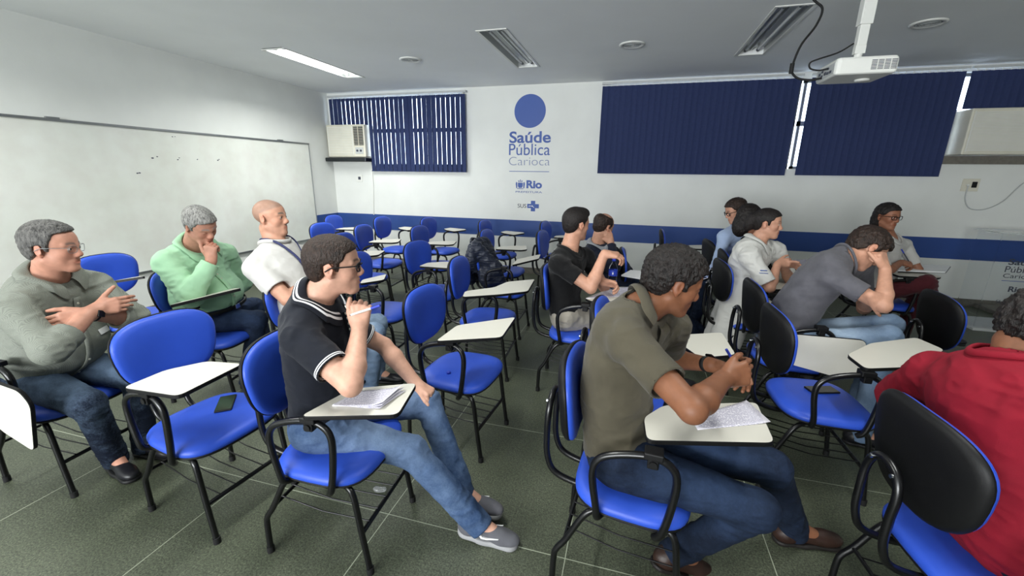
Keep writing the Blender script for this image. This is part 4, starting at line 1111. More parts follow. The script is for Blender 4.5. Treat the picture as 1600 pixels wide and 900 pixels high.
    if sp.get('collar'):
        n = 48; gp = sp.get('gap', .30); rows = [[], [], [], [], []]; ee = []
        for k in range(n+1):
            a = gp+(2*PI-2*gp)*k/n; fr = (1+math.cos(a))/2; tip = max(0., math.cos(a)-.35)/.65; lf = sp.get('lift', 0)
            for j, (r_, hh) in enumerate(((.055, .014-.034*fr), (.055, .044-.042*fr), (.060, .047-.042*fr), (.084, .026-.050*fr), (.104+.022*tip, .006-.052*fr-.030*tip))):
                rows[j].append(neck+Rn[:, 0]*math.cos(a)*r_+Rn[:, 1]*math.sin(a)*r_+Rn[:, 2]*(hh+lf))
        rows[0] = proj_on(rows[0], NB, .003); rows[1] = proj_on(rows[1], NB, .006); rows[2] = proj_on(rows[2], NB, .011)
        rows[3] = proj_on(rows[3], NB+SU, .016); rows[4] = proj_on(rows[4], NB+SU, .011)
        Vv = []; Ff = []
        for k in range(n+1):
            for j in range(5): Vv.append(rows[j][k]); ee.append((.2, .1, .06, .03, 0)[j])
        for k in range(n):
            for j in range(4): Ff.append((k*5+j, k*5+j+1, (k+1)*5+j+1, (k+1)*5+j))
        co = put('collar', np.array(Vv), np.array(Ff), sp.get('collarmat', cm), shirt, attrs={'edge': np.array(ee)*.55})
        md = co.modifiers.new('thick', 'SOLIDIFY'); md.thickness = .0035; md.offset = 0
        sb = co.modifiers.new('soft', 'SUBSURF'); sb.levels = 2; sb.render_levels = 2
    elif sp.get('rib', True):
        pts = [neck+Rn[:, 0]*math.cos(a)*.074*nk+Rn[:, 1]*math.sin(a)*.074*nk+Rn[:, 2]*(.016-(.040+sp.get('vneck', 0)*1.5)*(1+math.cos(a))/2) for a in np.linspace(0, 2*PI, 41)[:-1]]
        pts = proj_on(pts, NB+SU, .003)+off
        mb = MB(); mb.tube(pts, .012, 8, closed=True, flat=.6); mb.build('neckband', cm, shirt)
    if sp.get('placket'):
        z0, z1 = sp['placket']; pts = proj_on([bz(1-t)+frame(1-t)[:, 0]*.17 for t in np.linspace(z0, z1, 24)], SU, .008)+off
        mb = MB(); mb.tube(pts, .014, 6, flat=.22); 
        lat0 = frame(.5)[:, 1]; Vp = []; 
        for p_ in pts: Vp += [p_-lat0*.016, p_+lat0*.016]
        po = mesh_obj('placket', Vp, [(2*k, 2*k+1, 2*k+3, 2*k+2) for k in range(len(pts)-1)], cm, shirt, True); md = po.modifiers.new('t', 'SOLIDIFY'); md.thickness = .004; md.offset = 0
        for k in range(2, len(pts), 5):
            f_ = frame(.5)[:, 0]; bt_ = MB().tube([pts[k]+f_*.001, pts[k]+f_*.005], .0052, 10).build('button', M['aged_plastic'], po)
    # ---- hair
    if sp.get('hair'):
        st = sp['hair']; t = sp.get('ht', .012)
        def p(x, y, z): return hc+HR@(np.array([x, y, z])*hs)
        def E(c, r, k=.02): return Ell(p(*c), np.array(r)*hs, HR, k)
        Hh = [E((-.010, 0, .035), (.096+t*.9, .074+t*.72, .079+t*1.05)), E((.035, 0, .028), (.052+t*.6, .060+t*.4, .058+t*.9), .03), E((-.035, 0, -.012), (.066+t*.5, .060+t*.5, .068), .02)]
        if sp.get('quiff'): Hh.append(E((.055, 0, .085), (.038, .050, .030), .03))
        Hh.append(Poly2(hc, HR*hs if False else HR, [(a*hs, b*hs) for a, b in HAIR_POLY[st]], k=.006, yfun=(lambda q_: -np.abs(q_[:, 1])*.12+0.0) if sp.get('swept') else None))
        for c, r, k in sp.get('hairx', []): Hh.append(E(c, r, k))
        Hh += [E2 for E2 in []]
        V, F = mesh_sdf(Hh, sp.get('hh', max(.0045, h)))
        N = vnormals(V, F); ha = sp.get('hn', .003)
        V = V+N*(ha*(1-2*np.abs(vnoise(V, sp.get('hf1', 45), 2)))+ha*.6*vnoise(V, sp.get('hf1', 45)*2.6, 4))[:, None]
        put('hair', V, F, sp['hairmat'])
    # ---- glasses
    if sp.get('glasses'):
        gm = sp['glasses']; G = MB(); r_ = sp.get('gr', .0022)
        def pp(x, y, z): return hc+off+HR@(np.array([x, y, z])*hs)
        for y in (1, -1):
            ring = []
            for k in range(24):
                a = 2*PI*k/24; ca, sa = math.cos(a), math.sin(a)
                ring.append(pp(.101-.010*abs(math.copysign(abs(ca)**.7, ca)*.024+.0)/.024*(1 if ca*1 > 0 else .2), y*(.033+math.copysign(abs(ca)**.7, ca)*.025), -.001+math.copysign(abs(sa)**.7, sa)*.017))
            G.tube(ring, r_, 6, closed=True)
            G.tube([pp(.092, .058*y, .008), pp(.078, .076*y, .010), pp(.0, .084*y, .006), pp(-.022, .083*y, -.008)], r_, 6)
        G.tube([pp(.104, -.010, .004), pp(.108, 0, .007), pp(.104, .010, .004)], r_, 6)
        go = G.build('glasses', gm, root)
        for y in (1, -1):
            l = MB(); l.add([pp(.099-.006*max(0, math.cos(a)), y*(.033+math.copysign(abs(math.cos(a))**.7, math.cos(a))*.024), -.001+math.copysign(abs(math.sin(a))**.7, math.sin(a))*.016) for a in np.linspace(0, 2*PI, 25)[:-1]], [tuple(range(24))]); l.build('lens', M['lens'], go)
    # ---- shoes
    if sp.get('shoes'):
        st, mats = sp['shoes']
        for i, nm in enumerate(('rf', 'lf')):
            sk_ = MB().tube([AN[i]+off+unit(KN[i]-AN[i])*.06, AN[i]+off, AN[i]+off-V3(0, 0, .02)], [.045, .040, .040], 14).build('sock', M['rubber'], root)
            sh_, p_, R_ = shoe(root, AN[i]+off, V3(sp[nm]), st, mats, 1 if i else -1, up=sp.get('rfu' if i == 0 else 'lfu', (0, 0, 1)), h=max(.006, th*.8))
            if sp.get('swoosh'):
                for sgn in (-1, 1):
                    # tick mark on the side of the shoe
                    def q(x, z): return p_(x, sgn*(.0385 if x < .09 else .040)+.004*(1 if i else -1)*(x/.15), z)
                    out = [(.035, .046), (.045, .034), (.07, .036), (.125, .056), (.075, .044), (.052, .044), (.045, .052)]
                    mb = MB(); mb.add([q(a, b) for a, b in out], [tuple(range(len(out)))[::-1 if sgn < 0 else 1]]); o_ = mb.build('side_mark', M['white_print'], sh_)
                    m_ = o_.modifiers.new('t', 'SOLIDIFY'); m_.thickness = .006; m_.offset = 0
    # ---- watch
    for w in sp.get('watch', []):
        i, dark = w[0], w[1]; u = unit(WR[i]-EL[i]); c = WR[i]-u*.025+off; n_ = V3(sp.get('rh' if i == 0 else 'lh', {}).get('n', (0, 0, -1))); n_ = unit(-(n_-u*(n_@u))); t = np.cross(u, n_)
        pts = [c+(n_*math.cos(a)+t*math.sin(a)*1.05)*.0305*am for a in np.linspace(0, 2*PI, 29)[:-1]]
        mb = MB(); mb.tube(pts, .011, 8, closed=True, flat=.22 if abs(u[2]) > 2 else 1)
        # flat band: rebuild as a short hollow cylinder
        mb = MB(); V_ = []; 
        for (r_, o_) in ((.0285, -.010), (.0312, -.009), (.0312, .009), (.0285, .010)):
            for a in np.linspace(0, 2*PI, 29)[:-1]: V_.append(c+u*o_+(n_*math.cos(a)+t*math.sin(a)*1.05)*r_*am)
        mb.add(V_, [(j*28+k, j*28+(k+1) % 28, ((j+1) % 4)*28+(k+1) % 28, ((j+1) % 4)*28+k) for j in range(4) for k in range(28)], 0, True)
        band = mb.build('watch_strap', M['rubber'], root)
        f = MB().box((-.017, -.016, -.004), (.017, .016, .006), bev=.003).build('watch_face', M['screen'], band)
        f.matrix_local = Matrix.Translation(Vector(c+n_*.0335*am)) @ Matrix(np.stack([u, t*-1, n_], 1).tolist()).to_4x4()
    return root
# ---------------------------------------------------------------- people
SK = dict(light=srgb('bf9078'), tan=srgb('93634c'), fair=srgb('cc9f89'), ruddy=srgb('b98873'), olive=srgb('a87a5f'), brown=srgb('7f543c'))
H_dark = hair_mat('dark_brown_hair', srgb('17110e'), srgb('3a2b24'))
H_black = hair_mat('black_hair', srgb('0d0b0b'), srgb('241d1b'))
H_grey = hair_mat('grey_hair', srgb('2d2c2c'), srgb('6c6a67'))
H_salt = hair_mat('salt_hair', srgb('545351'), srgb('a3a29e'))
J_blue = jeans_mat('mid_blue_denim', srgb('2f4568'), srgb('889fc0'))
J_fade = jeans_mat('faded_blue_denim', srgb('0f1828'), srgb('7f97b5'), .4, .85)
J_dark = jeans_mat('dark_blue_denim', srgb('0f1828'), srgb('36496a'), .35, .9)
J_light = jeans_mat('pale_blue_denim', srgb('5f7694'), srgb('a9bccf'))
KHAKI = cloth_mat('stone_trousers', srgb('9b958a'))
BLACKT = cloth_mat('black_trousers', srgb('17181c'))
MAROON = cloth_mat('maroon_trousers', srgb('4a1a21'))
C_navy = cloth_mat('navy_pique', srgb('0e121d'), stripe=[(.06, .10), (.14, .18)])
C_olive = cloth_mat('olive_pique', srgb('4a4538'), weave=600)
C_red = cloth_mat('red_cotton', srgb('7c1022'), weave=700, sheen=0)
C_grey = cloth_mat('heather_grey_cotton', srgb('58575d'), var=.16)
C_white = cloth_mat('white_cotton', srgb('bdbbb7'), var=.03)
C_coat = cloth_mat('white_coat_cotton', srgb('cbcac5'), var=.03)
C_black = cloth_mat('black_cotton', srgb('09090b'))
C_navyk = cloth_mat('navy_knit', srgb('161c2e'), weave=350, bst=.5)
C_blue = cloth_mat('light_blue_shirt', srgb('a5b7d6'), var=.03)
def plaid(name, c1, c2, sc_=170):
    m, N, L, b = nt(name); b.inputs['Roughness'].default_value = .8
    tc = N.new('ShaderNodeTexCoord'); ck = N.new('ShaderNodeTexChecker'); ck.inputs['Scale'].default_value = sc_; L.new(tc.outputs['Object'], ck.inputs[0])
    ck.inputs['Color1'].default_value = (*c1, 1); ck.inputs['Color2'].default_value = (*c2, 1); L.new(ck.outputs[0], b.inputs['Base Color'])
    n3 = noise(N, L, 26, 4); bump(N, L, b, n3.outputs['Fac'], .25, .008); return m
C_check = plaid('grey_fine_check', srgb('62665e'), srgb('84887e'), 420)
C_green = cloth_mat('mint_green_shirt', srgb('9cc6a2'), var=.04)
GREYCOL = cloth_mat('grey_knit_collar', srgb('8d9096'))
SNK = (cloth_mat('grey_mesh_upper', srgb('5d5d63'), weave=500, bst=.5), mat('grey_sole', srgb('9a9a9c'), .6, var=.05), mat('grey_lace', srgb('8a8a90'), .8))
BRN = (mat('brown_leather', srgb('2e1d17'), .45, var=.2, vscale=20, bstr=.2), mat('dark_sole', srgb('191513'), .6), mat('brown_lace', srgb('241713'), .8))
BLK = (mat('black_leather', srgb('15151a'), .4, var=.2, vscale=20), mat('black_sole', srgb('0f0f10'), .6), mat('black_lace', srgb('111111'), .8))

def al(px, py, A, L_, Yh):
    """point seen at a pixel that lies L_ from joint A (the bone's length), the solution nearer the plane y = Yh"""
    d = unit(at(px, py, 1.)-np.array([0, 0, CAMH])); o = np.array([0, 0, CAMH])-A
    b = o@d; c = o@o-L_*L_; q = b*b-c
    if q <= 0: return A+(o-d*b)*L_/np.linalg.norm(o-d*b)
    s = math.sqrt(q); c_ = [A+o+d*(-b+e*s) for e in (1, -1)]
    return min(c_, key=lambda p_: abs(p_[1]-Yh))
def look(head, ang, pitch=0):
    """facing direction: ang degrees from facing the viewer towards the right of the picture"""
    c = unit(np.array([-head[0], -head[1], 0.])); r = np.array([-c[1], c[0], 0.]); a = math.radians(ang); p_ = math.radians(pitch)
    r = np.array([c[1], -c[0], 0.])*-1
    v = c*math.cos(a)+r*math.sin(a); return v*math.cos(p_)+np.array([0, 0, math.sin(p_)])
def hp(sp, side):
    lp = unit(np.array([*sp['hipleft'], 0.])); return V3(sp['hip'])+lp*.085*side-V3(0, 0, .01)
def limbs(sp, re, rw, le, lw, rk, ra, lk, la, ua=.285, fa=.255, tl=.43, sl=.42):
    """each argument (px, py, Yhint) or a world point array"""
    f = lambda v, A, L_: np.asarray(v, float) if isinstance(v, np.ndarray) else al(v[0], v[1], A, L_, v[2])
    sp['re'] = f(re, sp['rs'], ua); sp['rw'] = f(rw, sp['re'], fa); sp['le'] = f(le, sp['ls'], ua); sp['lw'] = f(lw, sp['le'], fa)
    for k, a, kn, an, sd in (('rk', 'ra', rk, ra, -1), ('lk', 'la', lk, la, 1)):
        H = hp(sp, sd)
        if isinstance(an, np.ndarray): sp[a] = an
        else: sp[a] = atz(an[0], an[1], an[3] if len(an) > 3 else .088)
        if isinstance(kn, np.ndarray): sp[k] = kn
        elif kn is None:                 # knee bent upward between hip and ankle
            v = sp[a]-H; D_ = np.linalg.norm(v); D_ = min(D_, tl+sl-.01); v = unit(v); x_ = (tl*tl-sl*sl+D_*D_)/(2*D_); y_ = math.sqrt(max(0, tl*tl-x_*x_))
            n_ = np.array([.35, 0, 1.]); n_ = unit(n_-v*(n_@v)); sp[k] = H+v*x_+n_*y_
        else:
            Ys = np.arange(.6, 6.4, .004); c = []
            for y_ in Ys:
                K = at(kn[0], kn[1], y_); c.append((np.linalg.norm(K-H)-tl)**2+(np.linalg.norm(K-sp[a])-sl)**2+.02*(y_-kn[2])**2)
            sp[k] = at(kn[0], kn[1], Ys[int(np.argmin(c))])
    return sp
A_ = np.array

def P_navy():
    sp = dict(h=.0035, ch=.006, hh=.0035, hip=(-1.22, 1.36, .56), hipleft=(-.07, 1), neck=at(490, 462, 1.36), rs=at(470, 528, 1.20), ls=at(520, 500, 1.56),
        rf=(1, .02, -.05), lf=(1, -.1, 0), head=at(521, 414, 1.38), hf=(0, 0, 0), hu=(.05, 0, 1), belly=.02, girth=1.06, hunch=.04, arm=1.08,
        skin=SK['fair'], haircol=(.02, .014, .01), hair='short', hairmat=H_dark, ht=.010, hn=.0012, hf1=110, stubble=.10, glasses=M['black_plastic'], gr=.0026,
        shirt=C_navy, collar=True, placket=(.06, .3), sleeve='short', sf=.66, trousers=J_blue, shoes=('sneaker', SNK), swoosh=True, seed=3,
        rh=dict(d=unit((.0, .25, 1)), n=(-.4, .9, .1), c=(1.2, 1.3, .8), t=(.4, .4)), lh=dict(d=(.85, -.15, -.3), n=(.1, -.1, -1), c=(1.0, 1.2, .8), t=(.3, .5)))
    sp['hf'] = look(sp['head'], 82, -2)
    return limbs(sp, (548, 602, 1.13), (562, 515, 1.27), (600, 540, 1.66), (656, 606, 1.50), (642, 705, 1.23), (742, 812, 1.32), (668, 630, 1.52), (722, 766, 1.50, .12))
def P_check():
    sp = dict(h=.0045, ch=.007, hip=(-2.92, 1.3, .56), lift=.008, hipleft=(-.03, 1), neck=at(78, 428, 1.32), rs=at(22, 488, 1.12), ls=at(150, 447, 1.5),
        rf=(1, -.2, 0), lf=(1, .1, 0), head=at(82, 386, 1.32), hf=(0, 0, 0), hu=(0, 0, 1), belly=.09, girth=1.12, hunch=.04, arm=1.1,
        skin=SK['ruddy'], haircol=(.08, .07, .065), hair='receded', hairmat=H_grey, ht=.016, hn=.002, hf1=90, glasses=M['alu'], gr=.0012, jaw=1.12, nk=1.06,
        shirt=C_check, collar=True, placket=(.1, .9), sleeve='rolled', roll=.42, trousers=J_fade, shoes=('plain', BLK), seed=11, hem=.03, loose=.016, fold=.005,
        rh=dict(d=(.42, .9, .05), n=(-.8, .3, -.3), cs=[(.2, .4, .3), (.3, .5, .3), (.4, .6, .4), (.5, .7, .4)], sp=.02, t=(.8, .1)), lh=dict(d=(-.25, -.93, -.1), n=(-.85, .3, -.3), c=(.35, .5, .3), sp=.02, t=(.5, .3)), watch=[(1, 1)])
    sp['hf'] = look(sp['head'], 58, -5)
    return limbs(sp, (80, 548, 1.05), (146, 484, 1.42), (212, 497, 1.5), (138, 490, 1.2), (138, 632, 1.2), (178, 712, 1.2), (215, 590, 1.5), (225, 690, 1.45))
def P_green():
    sp = dict(h=.005, ch=.007, hip=(-2.95, 2.2, .57), hipleft=(-.15, 1), lift=.008, neck=at(304, 382, 2.15), rs=at(262, 412, 1.98), ls=at(350, 398, 2.38),
        rf=(1, -.1, 0), lf=(1, .1, 0), head=at(313, 352, 2.1), hf=(0, 0, 0), hu=(.3, -.2, 1), belly=.11, girth=1.15, hunch=.06, arm=1.15,
        skin=SK['ruddy'], haircol=(.25, .24, .23), hair='short', hairmat=H_salt, ht=.014, hn=.002, hf1=90, jaw=1.12, nk=1.2,
        shirt=C_green, collar=True, placket=(.1, .85), closed=True, sleeve='long', sw=1.15, trousers=J_dark, tuck=True, belt=True, shoes=('plain', BRN), seed=21, hem=.14, hemdrop=.0, loose=.02, fold=.006,
        rh=dict(d=(.1, .0, 1), n=(-.3, .9, .2), c=(1.2, 1.3, .7), t=(.7, .3)), lh=dict(n=(-.5, -.3, -.7), c=(.5, .6, .4)))
    sp['hf'] = look(sp['head'], 35, -28)
    return limbs(sp, (298, 462, 1.9), (334, 402, 1.95), (378, 440, 2.45), (345, 470, 2.2), (402, 500, 2.1), (388, 590, 2.1), (398, 478, 2.45), (420, 560, 2.4))
def P_white():
    sp = dict(h=.005, ch=.007, hip=(-2.0, 2.17, .56), hipleft=(-.07, 1), neck=at(430, 379, 2.2), rs=at(401, 420, 2.02), ls=at(468, 400, 2.42),
        rf=(1, -.1, 0), lf=(1, .1, 0), head=at(422, 340, 2.2), hf=(0, 0, 0), hu=(-.05, 0, 1), belly=.03, girth=1.08, hunch=.03, arm=1.12,
        skin=SK['light'], haircol=(.13, .115, .095), hair=None, scalp=.5, brow=1.0, stubble=.08, nk=1.0,
        shirt=C_white, sleeve='short', sf=.68, trousers=J_light, shoes=('plain', BLK), seed=31, loose=.016, sw=1.1,
        rh=dict(n=(.2, .4, -.8), c=(.4, .5, .3)), lh=dict(n=(-.4, .2, -.7), c=(.4, .5, .3)))
    sp['hf'] = look(sp['head'], 62, 3)
    return limbs(sp, (450, 468, 1.95), (490, 438, 2.15), (515, 455, 2.45), (468, 452, 2.2), (585, 520, 2.05), (578, 612, 2.1), (590, 505, 2.4), (590, 580, 2.4))
def P_black():
    sp = dict(h=.005, ch=.007, hip=(-.42, 3.05, .56), hipleft=(-.05, 1), neck=at(888, 390, 3.07), rs=at(872, 412, 2.88), ls=at(915, 400, 3.26),
        rf=(1, -.1, 0), lf=(1, .1, 0), head=at(900, 350, 3.1), hf=(0, 0, 0), hu=(0, 0, 1), belly=.0, girth=1.0, hunch=.05, arm=1.08,
        skin=SK['light'], haircol=(.015, .012, .01), hair='short', hairmat=H_black, ht=.011, hn=.001, hf1=110, quiff=True, nk=1.0,
        shirt=C_black, sleeve='short', sf=.6, trousers=KHAKI, shoes=('plain', BLK), seed=41, vneck=.02,
        rh=dict(d=(.8, .1, -.1), n=(0, .3, -1), c=(.5, .8, .5), t=(.9, .6)), lh=dict(d=(.9, -.2, -.1), n=(.2, -.6, -.6), c=(.8, .9, .6)))
    sp['hf'] = look(sp['head'], 128, -3)
    return limbs(sp, (930, 455, 2.82), (945, 395, 2.95), (945, 450, 3.3), (942, 440, 3.05), (955, 500, 2.92), (962, 580, 2.9), None, A_([.38, 3.2, .09]))
def P_bald():
    sp = dict(h=.006, ch=.009, hip=(.0, 4.0, .57), hipleft=(-.05, 1), neck=at(931, 382, 3.98), rs=at(912, 402, 3.8), ls=at(958, 396, 4.18),
        rf=(1, -.1, 0), lf=(1, .1, 0), head=at(943, 353, 3.98), hf=(0, 0, 0), hu=(.1, 0, 1), belly=.04, girth=1.08, hunch=.07, arm=1.05,
        skin=SK['light'], haircol=(.02, .015, .012), hair='balding', hairmat=H_dark, ht=.012, nk=1.05,
        shirt=C_navyk, sleeve='long', collar=True, collarmat=GREYCOL, trousers=J_dark, shoes=('plain', BLK), seed=51, loose=.016,
        rh=dict(d=(-.35, -.1, .9), n=(-.4, .7, .1), c=(.3, .5, .3), t=(.6, .3)), lh=dict(n=(-.4, 0, -.7), c=(.5, .6, .4)))
    sp['hf'] = look(sp['head'], 135, -12)
    return limbs(sp, (980, 425, 3.75), (955, 380, 3.9), (985, 440, 4.3), (960, 440, 4.2), None, (1100, 522, 3.8), None, A_([.70, 4.16, .09]))
def P_olive():
    sp = dict(h=.0035, ch=.006, hh=.004, hip=(.03, 1.50, .57), hipleft=(-.0, 1), neck=at(1003, 478, 1.55), rs=at(982, 535, 1.36), ls=at(1052, 512, 1.74),
        rf=(.9, .35, -.35), lf=(1, .15, 0), head=at(1052, 440, 1.6), hf=(0, 0, 0), hu=(0, 0, 1), belly=.02, girth=1.08, hunch=.13, arm=1.05,
        skin=SK['brown'], haircol=(.012, .01, .009), hair='short', hairmat=H_black, ht=.022, hn=.004, hf1=70, nk=1.0, stubble=.1,
        shirt=C_olive, collar=True, sleeve='short', sf=.66, trousers=J_dark, shoes=('plain', BRN), seed=61, loose=.014, fold=.004,
        rh=dict(d=(.75, .45, .1), n=(-.25, .9, -.3), cs=[(.5, .7, .4), (.6, .8, .5), (.7, .9, .5), (.8, 1., .5)], t=(.5, .5)), lh=dict(d=(.9, -.35, -.1), n=(-.1, -.8, -.5), cs=[(.3, .5, .3), (.45, .6, .4), (.5, .7, .4), (.6, .8, .5)], t=(.5, .4)), watch=[(1, 1)])
    sp['hf'] = look(sp['head'], 112, -18)
    return limbs(sp, (1082, 640, 1.22), (1130, 592, 1.42), (1045, 560, 1.9), (1112, 570, 1.72), (1182, 795, 1.3), (1055, 862, 1.35), (1205, 730, 1.65), (1240, 822, 1.62), ua=.30, fa=.26)
def P_grey():
    sp = dict(h=.0045, ch=.007, hip=(1.0, 2.97, .56), hipleft=(-.03, 1), neck=at(1320, 402, 2.98), rs=at(1300, 432, 2.84), ls=at(1345, 415, 3.2),
        rf=(1, -.1, 0), lf=(1, .1, 0), head=at(1354, 388, 3.02), hf=(0, 0, 0), hu=(.6, .2, .8), belly=.02, girth=1.05, hunch=.10, arm=1.0,
        skin=SK['light'], haircol=(.015, .011, .009), hair='short', hairmat=H_dark, ht=.020, hn=.005, hf1=42,
        shirt=C_grey, sleeve='short', sf=.62, trousers=J_light, shoes=('plain', BLK), seed=71, loose=.018,
        rh=dict(d=(-.35, .1, .9), n=(-.6, .6, -.1), c=(1.3, 1.5, 1.0), t=(.3, .6)), lh=dict(d=(.8, .05, -.35), n=(0, .9, -.3), c=(.4, .5, .4)))
    sp['hf'] = look(sp['head'], 112, -42)
    return limbs(sp, (1402, 490, 2.75), (1383, 420, 2.85), (1350, 482, 3.25), at(1360, 462, 2.70), at(1386, 527, 2.78), A_([1.46, 2.76, .09]), at(1390, 508, 3.0), A_([1.55, 3.05, .09]))
def P_coat():
    sp = dict(h=.005, ch=.007, hip=(.97, 3.74, .56), hipleft=(-.05, 1), neck=at(1182, 378, 3.74), rs=at(1172, 402, 3.56), ls=at(1212, 392, 3.9),
        rf=(1, -.1, 0), lf=(1, .1, 0), head=at(1199, 349, 3.74), hf=(0, 0, 0), hu=(.05, 0, 1), girth=1.08, hunch=.10, arm=.95, fem=True, hs=.96, jaw=.9, nk=.95, hands=.92,
        skin=SK['light'], haircol=(.012, .01, .01), hair='short', hairmat=H_black, ht=.010, hn=.001, hairx=[((-.105, 0, .015), (.055, .045, .06), .02), ((-.13, 0, -.03), (.04, .035, .05), .02)],
        shirt=C_coat, coat=.22, collar=True, collar_r=.066, sleeve='short', sf=.85, sw=1.15, trousers=BLACKT, shoes=('plain', BLK), seed=81, loose=.02, fold=.005,
        rh=dict(d=(.8, .2, .1), n=(0, .8, -.4), c=(.6, .7, .4)), lh=dict(d=(.8, -.2, 0), n=(0, -.7, -.6), c=(.5, .6, .4)))
    sp['hf'] = look(sp['head'], 86, -3)
    return limbs(sp, (1206, 455, 3.5), (1215, 412, 3.6), (1235, 440, 3.95), (1222, 412, 3.8), None, A_([1.36, 3.62, .09]), None, A_([1.40, 3.85, .09]), ua=.27, fa=.24, tl=.40, sl=.40)
def P_blue():
    sp = dict(h=.006, ch=.009, hip=A_([*at(1150, 432, 4.88)[:2], .56]), hipleft=(.3, -1), neck=at(1158, 350, 4.82), rs=at(1165, 368, 5.00), ls=at(1132, 370, 4.64),
        rf=(-1, -.2, 0), lf=(-1, -.3, 0), head=at(1150, 329, 4.77), hf=(0, 0, 0), hu=(-.1, 0, 1), girth=1.0, hunch=.06,
        skin=SK['light'], haircol=(.03, .024, .02), hair='short', hairmat=H_dark, ht=.014, glasses=M['black_plastic'], gr=.003,
        shirt=C_blue, collar=True, sleeve='long', trousers=J_dark, shoes=('plain', BLK), seed=91, loose=.02,
        rh=dict(d=(-.9, -.2, .2), n=(.2, .5, .6), c=(.4, .5, .4)), lh=dict(d=(-.9, .1, .3), n=(.4, .1, .7), c=(.5, .6, .4)))
    sp['hf'] = look(sp['head'], -62, -22)
    return limbs(sp, (1140, 425, 5.1), (1112, 432, 4.8), (1118, 425, 4.57), (1102, 436, 4.6), A_([.75, 4.95, .50]), A_([.72, 4.96, .09]), A_([.80, 4.68, .50]), A_([.75, 4.66, .09]))
def P_dark():
    sp = dict(h=.006, ch=.009, hip=(1.08, 4.23, .56), hipleft=(-.1, 1), neck=at(1180, 376, 4.20), rs=at(1180, 396, 4.06), ls=at(1212, 392, 4.38),
        rf=(1, 0, 0), lf=(1, .1, 0), head=at(1170, 341, 4.20), hf=(0, 0, 0), girth=.92, hunch=.06, fem=True, hs=.96, jaw=.9, nk=.88, arm=.9, hands=.92,
        skin=SK['tan'], haircol=(.012, .01, .01), hair='long', hairmat=H_black, ht=.020, hn=.003, hf1=60, hairx=[((-.07, 0, -.07), (.07, .08, .11), .03)],
        shirt=C_black, sleeve='long', trousers=BLACKT, shoes=('plain', BLK), seed=101,
        rh=dict(d=(.8, 0, -.1), n=(0, .4, -.8), c=(.4, .5, .4)), lh=dict(n=(0, -.3, -.8)))
    sp['hf'] = look(sp['head'], 140, -8)
    return limbs(sp, (1205, 440, 3.98), (1212, 400, 4.06), (1240, 430, 4.43), (1228, 405, 4.18), None, A_([1.50, 4.10, .09]), None, A_([1.53, 4.33, .09]), ua=.27, fa=.24, tl=.4, sl=.4)
def P_glass():
    sp = dict(h=.005, ch=.007, hip=at(1378, 452, 4.62), hipleft=(.25, 1), neck=at(1388, 372, 4.62), rs=at(1370, 384, 4.47), ls=at(1412, 382, 4.78),
        rf=(1, -.3, 0), lf=(1, -.3, 0), head=at(1386, 338, 4.58), hf=(0, 0, 0), girth=.92, hunch=.05, fem=True, hs=.96, jaw=.9, nk=.88, arm=.9, hands=.92,
        skin=SK['tan'], haircol=(.012, .01, .01), hair='long', hairmat=H_black, ht=.012, hn=.003, hairx=[((-.055, 0, -.05), (.065, .075, .10), .03)], glasses=M['black_plastic'], gr=.0026,
        shirt=C_white, sleeve='short', sf=.8, trousers=MAROON, shoes=('plain', BLK), seed=111, vneck=.03,
        rh=dict(d=(.9, .1, -.2), n=(0, .5, -.8), c=(.8, .9, .5), t=(.3, .6)), lh=dict(n=(0, -.3, -.8)))
    sp['hf'] = look(sp['head'], 52, -4)
    return limbs(sp, (1385, 425, 4.35), (1408, 410, 4.45), (1440, 430, 4.9), (1420, 440, 4.7), at(1448, 442, 4.42), A_([2.75, 4.5, .25]), at(1436, 455, 4.65), A_([2.62, 4.72, .09]), ua=.26, fa=.23, tl=.4, sl=.4)
def P_red():
    sp = dict(h=.0045, ch=.0065, hip=(1.2, 1.42, .57), hipleft=(-.05, 1), neck=at(1592, 578, 1.5), rs=at(1690, 640, 1.32), ls=at(1462, 590, 1.74),
        rf=(1, 0, 0), lf=(1, .1, 0), head=at(1640, 520, 1.53), hf=(0, 0, 0), hu=(.45, 0, 1), girth=1.15, hunch=.10, belly=.04, arm=1.1,
        skin=SK['brown'], haircol=(.012, .01, .01), hair='short', hairmat=H_black, ht=.022, hn=.008, hf1=60, hem=-.05,
        shirt=C_red, sleeve='short', sf=.8, sw=1.25, trousers=J_dark, shoes=('plain', BLK), seed=121, loose=.024, fold=.006, fx=.012,
        rh=dict(c=(.5, .6, .4)), lh=dict(n=(0, -.3, -.8), c=(.5, .6, .4)))
    sp['hf'] = look(sp['head'], 118, -35)
    return limbs(sp, A_([1.5, 1.12, .86]), A_([1.72, 1.25, .80]), (1392, 632, 2.0), A_([1.55, 1.75, .82]), A_([1.63, 1.3, .54]), A_([1.66, 1.3, .1]), A_([1.63, 1.55, .54]), A_([1.66, 1.6, .1]))
